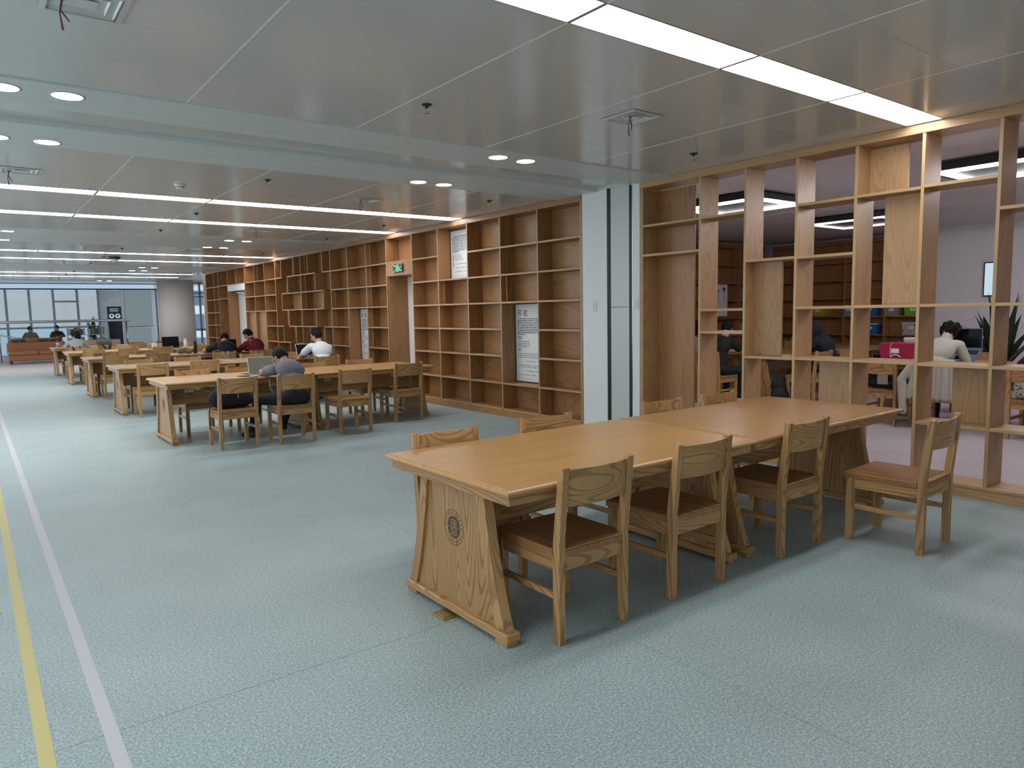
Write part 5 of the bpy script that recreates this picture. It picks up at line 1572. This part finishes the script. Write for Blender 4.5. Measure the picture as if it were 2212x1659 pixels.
# glazed front beyond the sofas
gl = bpy.data.materials.new('clear_glass'); gl.use_nodes = True
nt = gl.node_tree
for n_ in list(nt.nodes):
    if n_.type != 'OUTPUT_MATERIAL':
        nt.nodes.remove(n_)
tr_ = nt.nodes.new('ShaderNodeBsdfTransparent'); tr_.inputs[0].default_value = (0.88, 0.93, 0.92, 1)
gs_ = nt.nodes.new('ShaderNodeBsdfGlossy'); gs_.inputs['Roughness'].default_value = 0.03
fr_ = nt.nodes.new('ShaderNodeFresnel'); fr_.inputs[0].default_value = 1.45
ms_ = nt.nodes.new('ShaderNodeMixShader')
nt.links.new(fr_.outputs[0], ms_.inputs[0]); nt.links.new(tr_.outputs[0], ms_.inputs[1]); nt.links.new(gs_.outputs[0], ms_.inputs[2])
nt.links.new(ms_.outputs[0], nt.nodes['Material Output'].inputs['Surface'])
MATS['clear_glass'] = gl
mat('sky_glow_glass', (0.45, 0.60, 0.72), 0.15, emit=(0.42, 0.56, 0.72), estr=0.8)  # emission stands in for sky seen through and mirrored in the glass
mat('frame_blue', (0.30, 0.34, 0.42), 0.4, metal=0.3)
wn = struct(MB().cbox(-9.0, 6.34, 32.45, 32.55, 2.655, 2.70, 0.004).build('window_1', 'dark_metal'), 'glazed partition at the far end of the hall')
MB().box(-9.0, 6.22, 32.47, 32.50, 2.70, 2.865).build('transom_panel', 'sky_glow_glass', wn)
MB().cbox(-9.0, 6.34, 32.45, 32.55, 2.865, 2.89, 0.003).build('head_rail', 'frame_blue', wn)
for x in (6.28, 5.08, 0.9, -2.1):
    MB().cbox(x - 0.03, x + 0.03, 32.46, 32.54, 0.0, 2.655, 0.004).build('mullion', 'steel' if x < 6 else 'frame_blue', wn)
for a, b in ((5.11, 6.25), (0.93, 5.05), (-2.07, 0.87)):
    MB().box(a, b, 32.495, 32.505, 0.0, 2.655).build('pane', 'clear_glass', wn)
mat('rail_bright', (0.70, 0.72, 0.73), 0.25, metal=0.4)
t = thing('handrail', 'shiny steel tube rail running along the far glass', 'handrail', (1.7, 32.3, 0))
MB().tube([(-5, 0, 1.44), (3.5, 0, 1.44)], 0.050, 12).build('top_tube', 'rail_bright', t, True)
MB().tube([(-5, 0, 1.31), (-1.2, 0, 1.31)], 0.022, 10).build('lower_tube', 'steel', t, True)
for x in (-3.6, -0.8, 3.4):
    MB().tube([(x, 0, 0.0), (x, 0, 1.41)], 0.018, 8).build('post', 'steel', t, True)
MB().tube([(-1.0, -0.2, 1.02), (-0.3, -0.25, 0.86), (0.0, -0.25, 0.80)], 0.025, 8).build('sloping_tube', 'steel', t, True)
tag(MB().lathe([(0.001, 0), (0.63, 0), (0.63, 2.89), (0.001, 2.89)], 40, (6.35, 29.3, 0)).build('round_column', 'beige_coat', None, True), 'wide beige round column at the far end beside the window', 'column')
MATS['column_beige'] = mat('column_beige', (0.52, 0.47, 0.43), 0.6)
bpy.data.objects['round_column'].data.materials[0] = MATS['column_beige']
# window at the far right corner
w2 = struct(MB().cbox(6.9, 9.3, 30.95, 31.05, 0.95, 1.03, 0.004).build('window_2', 'frame_blue'), 'daylight window at the far corner beside the shelves')
for z in (0.02, 2.30, 2.45, 2.84):
    MB().cbox(6.9, 9.3, 30.95, 31.05, z, z + 0.05, 0.003).build('rail', 'frame_blue', w2)
for x in (6.92, 7.62, 8.3, 9.0):
    MB().cbox(x - 0.03, x + 0.03, 30.95, 31.05, 0.02, 2.89, 0.003).build('mullion', 'frame_blue', w2)
MB().box(6.9, 9.3, 30.995, 31.005, 0.05, 2.86).build('pane', 'clear_glass', w2)
struct(MB().box(9.3, 15.5, 30.9, 31.1, 0, 3.0).build('wall_far_right', 'plaster_white'))
struct(MB().box(8.2, 8.4, 24.0, 30.9, 0, 3.0).build('wall_corner', 'plaster_white'))
struct(MB().box(6.3, 8.4, 24.03, 32.7, ZC + 0.0, ZC + 0.2).build('ceiling_corner', 'plaster_white'))
mat('facade', (0.55, 0.56, 0.58), 0.7); mat('facade_dark', (0.10, 0.13, 0.18), 0.3)
b_ = thing('far_building', 'pale building seen through the corner window', 'building', (14.0, 52.0, -8))
MB().box(-5, 6, 0, 6, 0, 14).build('facade', 'facade', b_)
for k in range(5):
    for j in range(4):
        MB().box(-4.4 + j * 2.2, -3.2 + j * 2.2, -0.03, 0.02, 5.5 + k * 1.6, 6.5 + k * 1.6).build('window', 'facade_dark', b_)
# gallery behind the glass
struct(MB().box(-6, 8.6, 33.0, 38.6, -0.12, 0.0).build('floor_gallery', 'vinyl_blush'))
struct(MB().box(-6, 8.6, 32.7, 38.6, 2.92, 3.05).build('ceiling_gallery', 'plaster_room'))
struct(MB().box(4.90, 8.6, 38.2, 38.4, 0, 2.92).build('wall_gallery', 'plaster_room'))
mat('blind_lit', (0.6, 0.62, 0.68), 0.8, emit=(0.40, 0.43, 0.49), estr=1.0)
mat('blind_glow', (0.55, 0.60, 0.64), 0.8, emit=(0.24, 0.28, 0.31), estr=0.8)  # both blind materials emit in place of daylight from behind
mx_ = [-1.2, -0.4, 0.5, 1.39, 2.24, 3.14, 4.07, 4.90]
for k in range(len(mx_) - 1):
    tag(MB().cbox(mx_[k] + 0.05, mx_[k + 1] - 0.05, 38.10, 38.12, 1.22, 2.72, 0.002).build('roller_blind', 'blind_lit'), f'backlit pale roller blind in the gallery, {ORD[len(mx_) - 2 - k]} from the dark display totem', 'blind', 'gallery roller blinds')
w3 = struct(MB().cbox(-1.3, 4.92, 38.14, 38.24, 1.12, 1.20, 0.004).build('window_3', 'frame_blue'), 'gallery window behind the roller blinds')
for x in mx_:
    MB().cbox(x - 0.05, x + 0.05, 38.08, 38.20, 0.0, 2.92, 0.004).build('mullion', 'frame_blue', w3)
MB().cbox(3.14, 4.07, 38.07, 38.10, 2.28, 2.36, 0.004).build('transom', 'frame_blue', w3)
MB().box(-1.3, 4.9, 38.2, 38.22, 0, 2.92).build('pane', 'sky_glow_glass', w3)
rb = thing('roller_blind', 'wide white roller blind hanging close behind the glass', 'blind', (5.73, 33.5, 1.16), 0, 'gallery roller blinds')
MB().cbox(-0.56, 0.56, -0.004, 0.004, 0.0, 1.60, 0.002).build('sheet', 'blind_glow', rb)
MB().tube([(-0.57, 0, 0.0), (0.57, 0, 0.0)], 0.018, 8).build('bottom_bar', 'steel', rb)
MB().tube([(-0.57, 0, 1.62), (0.57, 0, 1.62)], 0.04, 10).build('roller', 'steel', rb)
pb = tag(MB().cbox(5.20, 6.20, 33.46, 33.50, 0.0, 1.10, 0.004).build('blind_reflection_sheet', 'blind_glow'), 'pale low sheet standing in for the reflection of the white blind', 'panel')  # glowing sheet set behind the glass as the blind's mirrored image
dt = thing('display_totem', 'dark display stand with two round portraits behind the far glass', 'display', (5.02, 34.6, 0))
mat('totem_navy', (0.012, 0.018, 0.05), 0.3)
MB().cbox(-0.27, 0.27, -0.05, 0.05, 0.0, 2.02, 0.01).build('body', 'totem_navy', dt)
MB().loops([[(-0.25, -0.06, 2.02), (0.27, -0.06, 2.02), (0.27, 0.05, 2.02), (-0.25, 0.05, 2.02)], [(-0.10, -0.06, 2.36), (0.27, -0.06, 2.38), (0.27, 0.05, 2.38), (-0.10, 0.05, 2.36)]]).build('crown', 'white_plastic', dt)
for q in (-1, 1):
    MB().lathe([(0.001, -0.004), (0.10, -0.004), (0.10, 0.004), (0.001, 0.004)], 18).build('portrait', 'display_pale', dt, False, (q * 0.115, -0.055, 1.62), (PI / 2, 0, 0))
    MB().sphere((q * 0.115, -0.062, 1.63), (0.04, 0.006, 0.05), 10, 8).build('portrait_hair', 'ink', dt)
q = MB()
for k in range(4):
    dashes(q, 0, 0, 0.36, 0, 0.014, random.Random(k), 0.18)
q2 = MB()
for k, z in enumerate((1.93, 1.88, 1.85, 1.80)):
    q2.box(-0.18, 0.18 - 0.05 * (k % 2), -0.0515, -0.05, z, z + 0.012)
q2.build('headline', 'display_pale', dt)
plant((4.35, 36.2, 0), 'feathery potted palm standing in the gallery behind the far glass', 12, 16, 1.35, 0.75, 'leaf_dark', 0.2)
# gallery tables with readers and a low book rack
gt = table(2.2, 36.4, 'oak table in the gallery behind the far glass')
person('distant reader in beige with a dark head, behind the far glass', (2.05, 35.6, 0), 0.0, 'olive_top', 'dark_trousers', neck=(0, 0.2, 0.985), voxel=0.02, long_sleeve=True)
person('distant reader in dark clothes at the gallery table, right of the beige one', (3.10, 37.25, 0), PI, 'black_shirt', 'dark_trousers', neck=(0, 0.2, 0.985), voxel=0.02, long_sleeve=True)
chair(0, 0, 'light oak chair under the beige reader behind the far glass', xy=(2.05, 35.6), rz=0)
chair(0, 0, 'light oak chair under the dark reader behind the far glass', xy=(3.10, 37.25), rz=PI)
rk = thing('book_rack', 'low pale rack filled with books behind the far glass', 'book rack', (3.95, 34.2, 0))
for z in (0.05, 0.45, 0.85, 1.22):
    MB().cbox(-0.75, 0.75, -0.14, 0.14, z, z + 0.02, 0.002).build('shelf', 'white_plastic', rk)
for x in (-0.74, 0, 0.74):
    MB().cbox(x - 0.01, x + 0.01, -0.14, 0.14, 0.0, 1.24, 0.002).build('side', 'white_plastic', rk)
rr = random.Random(21)
bcol = ['cover_white', 'cover_blue', 'white_plastic', 'pouch_sand', 'strap_grey']
for si_, z in enumerate((0.47, 0.87)):
    for half in (0, 1):
        x = -0.72 + 0.74 * half
        n_ = 0
        while x < -0.06 + 0.74 * half and n_ < 12:
            w_ = rr.uniform(0.035, 0.06); hh_ = rr.uniform(0.22, 0.32)
            tag(MB().cbox(3.95 + x, 3.95 + x + w_, 34.08, 34.26, z, z + hh_, 0.002).build('book', rr.choice(bcol)), 'upright book in the low rack behind the far glass', 'book', 'books in the gallery rack')
            x += w_ + 0.003; n_ += 1
for k, x in enumerate((2.0, 3.3)):
    t = thing('ceiling_light', f'dark gallery ceiling lamp behind the far glass, {"left" if k == 0 else "right"} one', 'ceiling light', (x, 36.0, 2.915), 0, 'gallery lamps')
    MB().cbox(-0.45, 0.45, -0.14, 0.14, -0.03, 0.0, 0.004).build('tray', 'dark_metal', t)
    MB().add([(-0.09, -0.09, -0.031), (0.09, -0.09, -0.031), (0.09, 0.09, -0.031), (-0.09, 0.09, -0.031)], [(3, 2, 1, 0)]).build('lens', 'down_lens', t)

for k, x in enumerate((5.4, 3.4, 1.4)):  # extra lights hidden by the transom, added to brighten the gallery
    t = thing('ceiling_light', f'added hidden fill light close behind the far glass, {ORD[k]} from the round column', 'ceiling light', (x, 33.35, 2.915), 0, 'gallery lamps')
    MB().cbox(-0.62, 0.62, -0.12, 0.12, -0.02, 0.0, 0.003).build('tray', 'lamp_trim', t)
    MB().add([(-0.6, -0.10, -0.021), (0.6, -0.10, -0.021), (0.6, 0.10, -0.021), (-0.6, 0.10, -0.021)], [(3, 2, 1, 0)]).build('lens', 'light_lens', t)
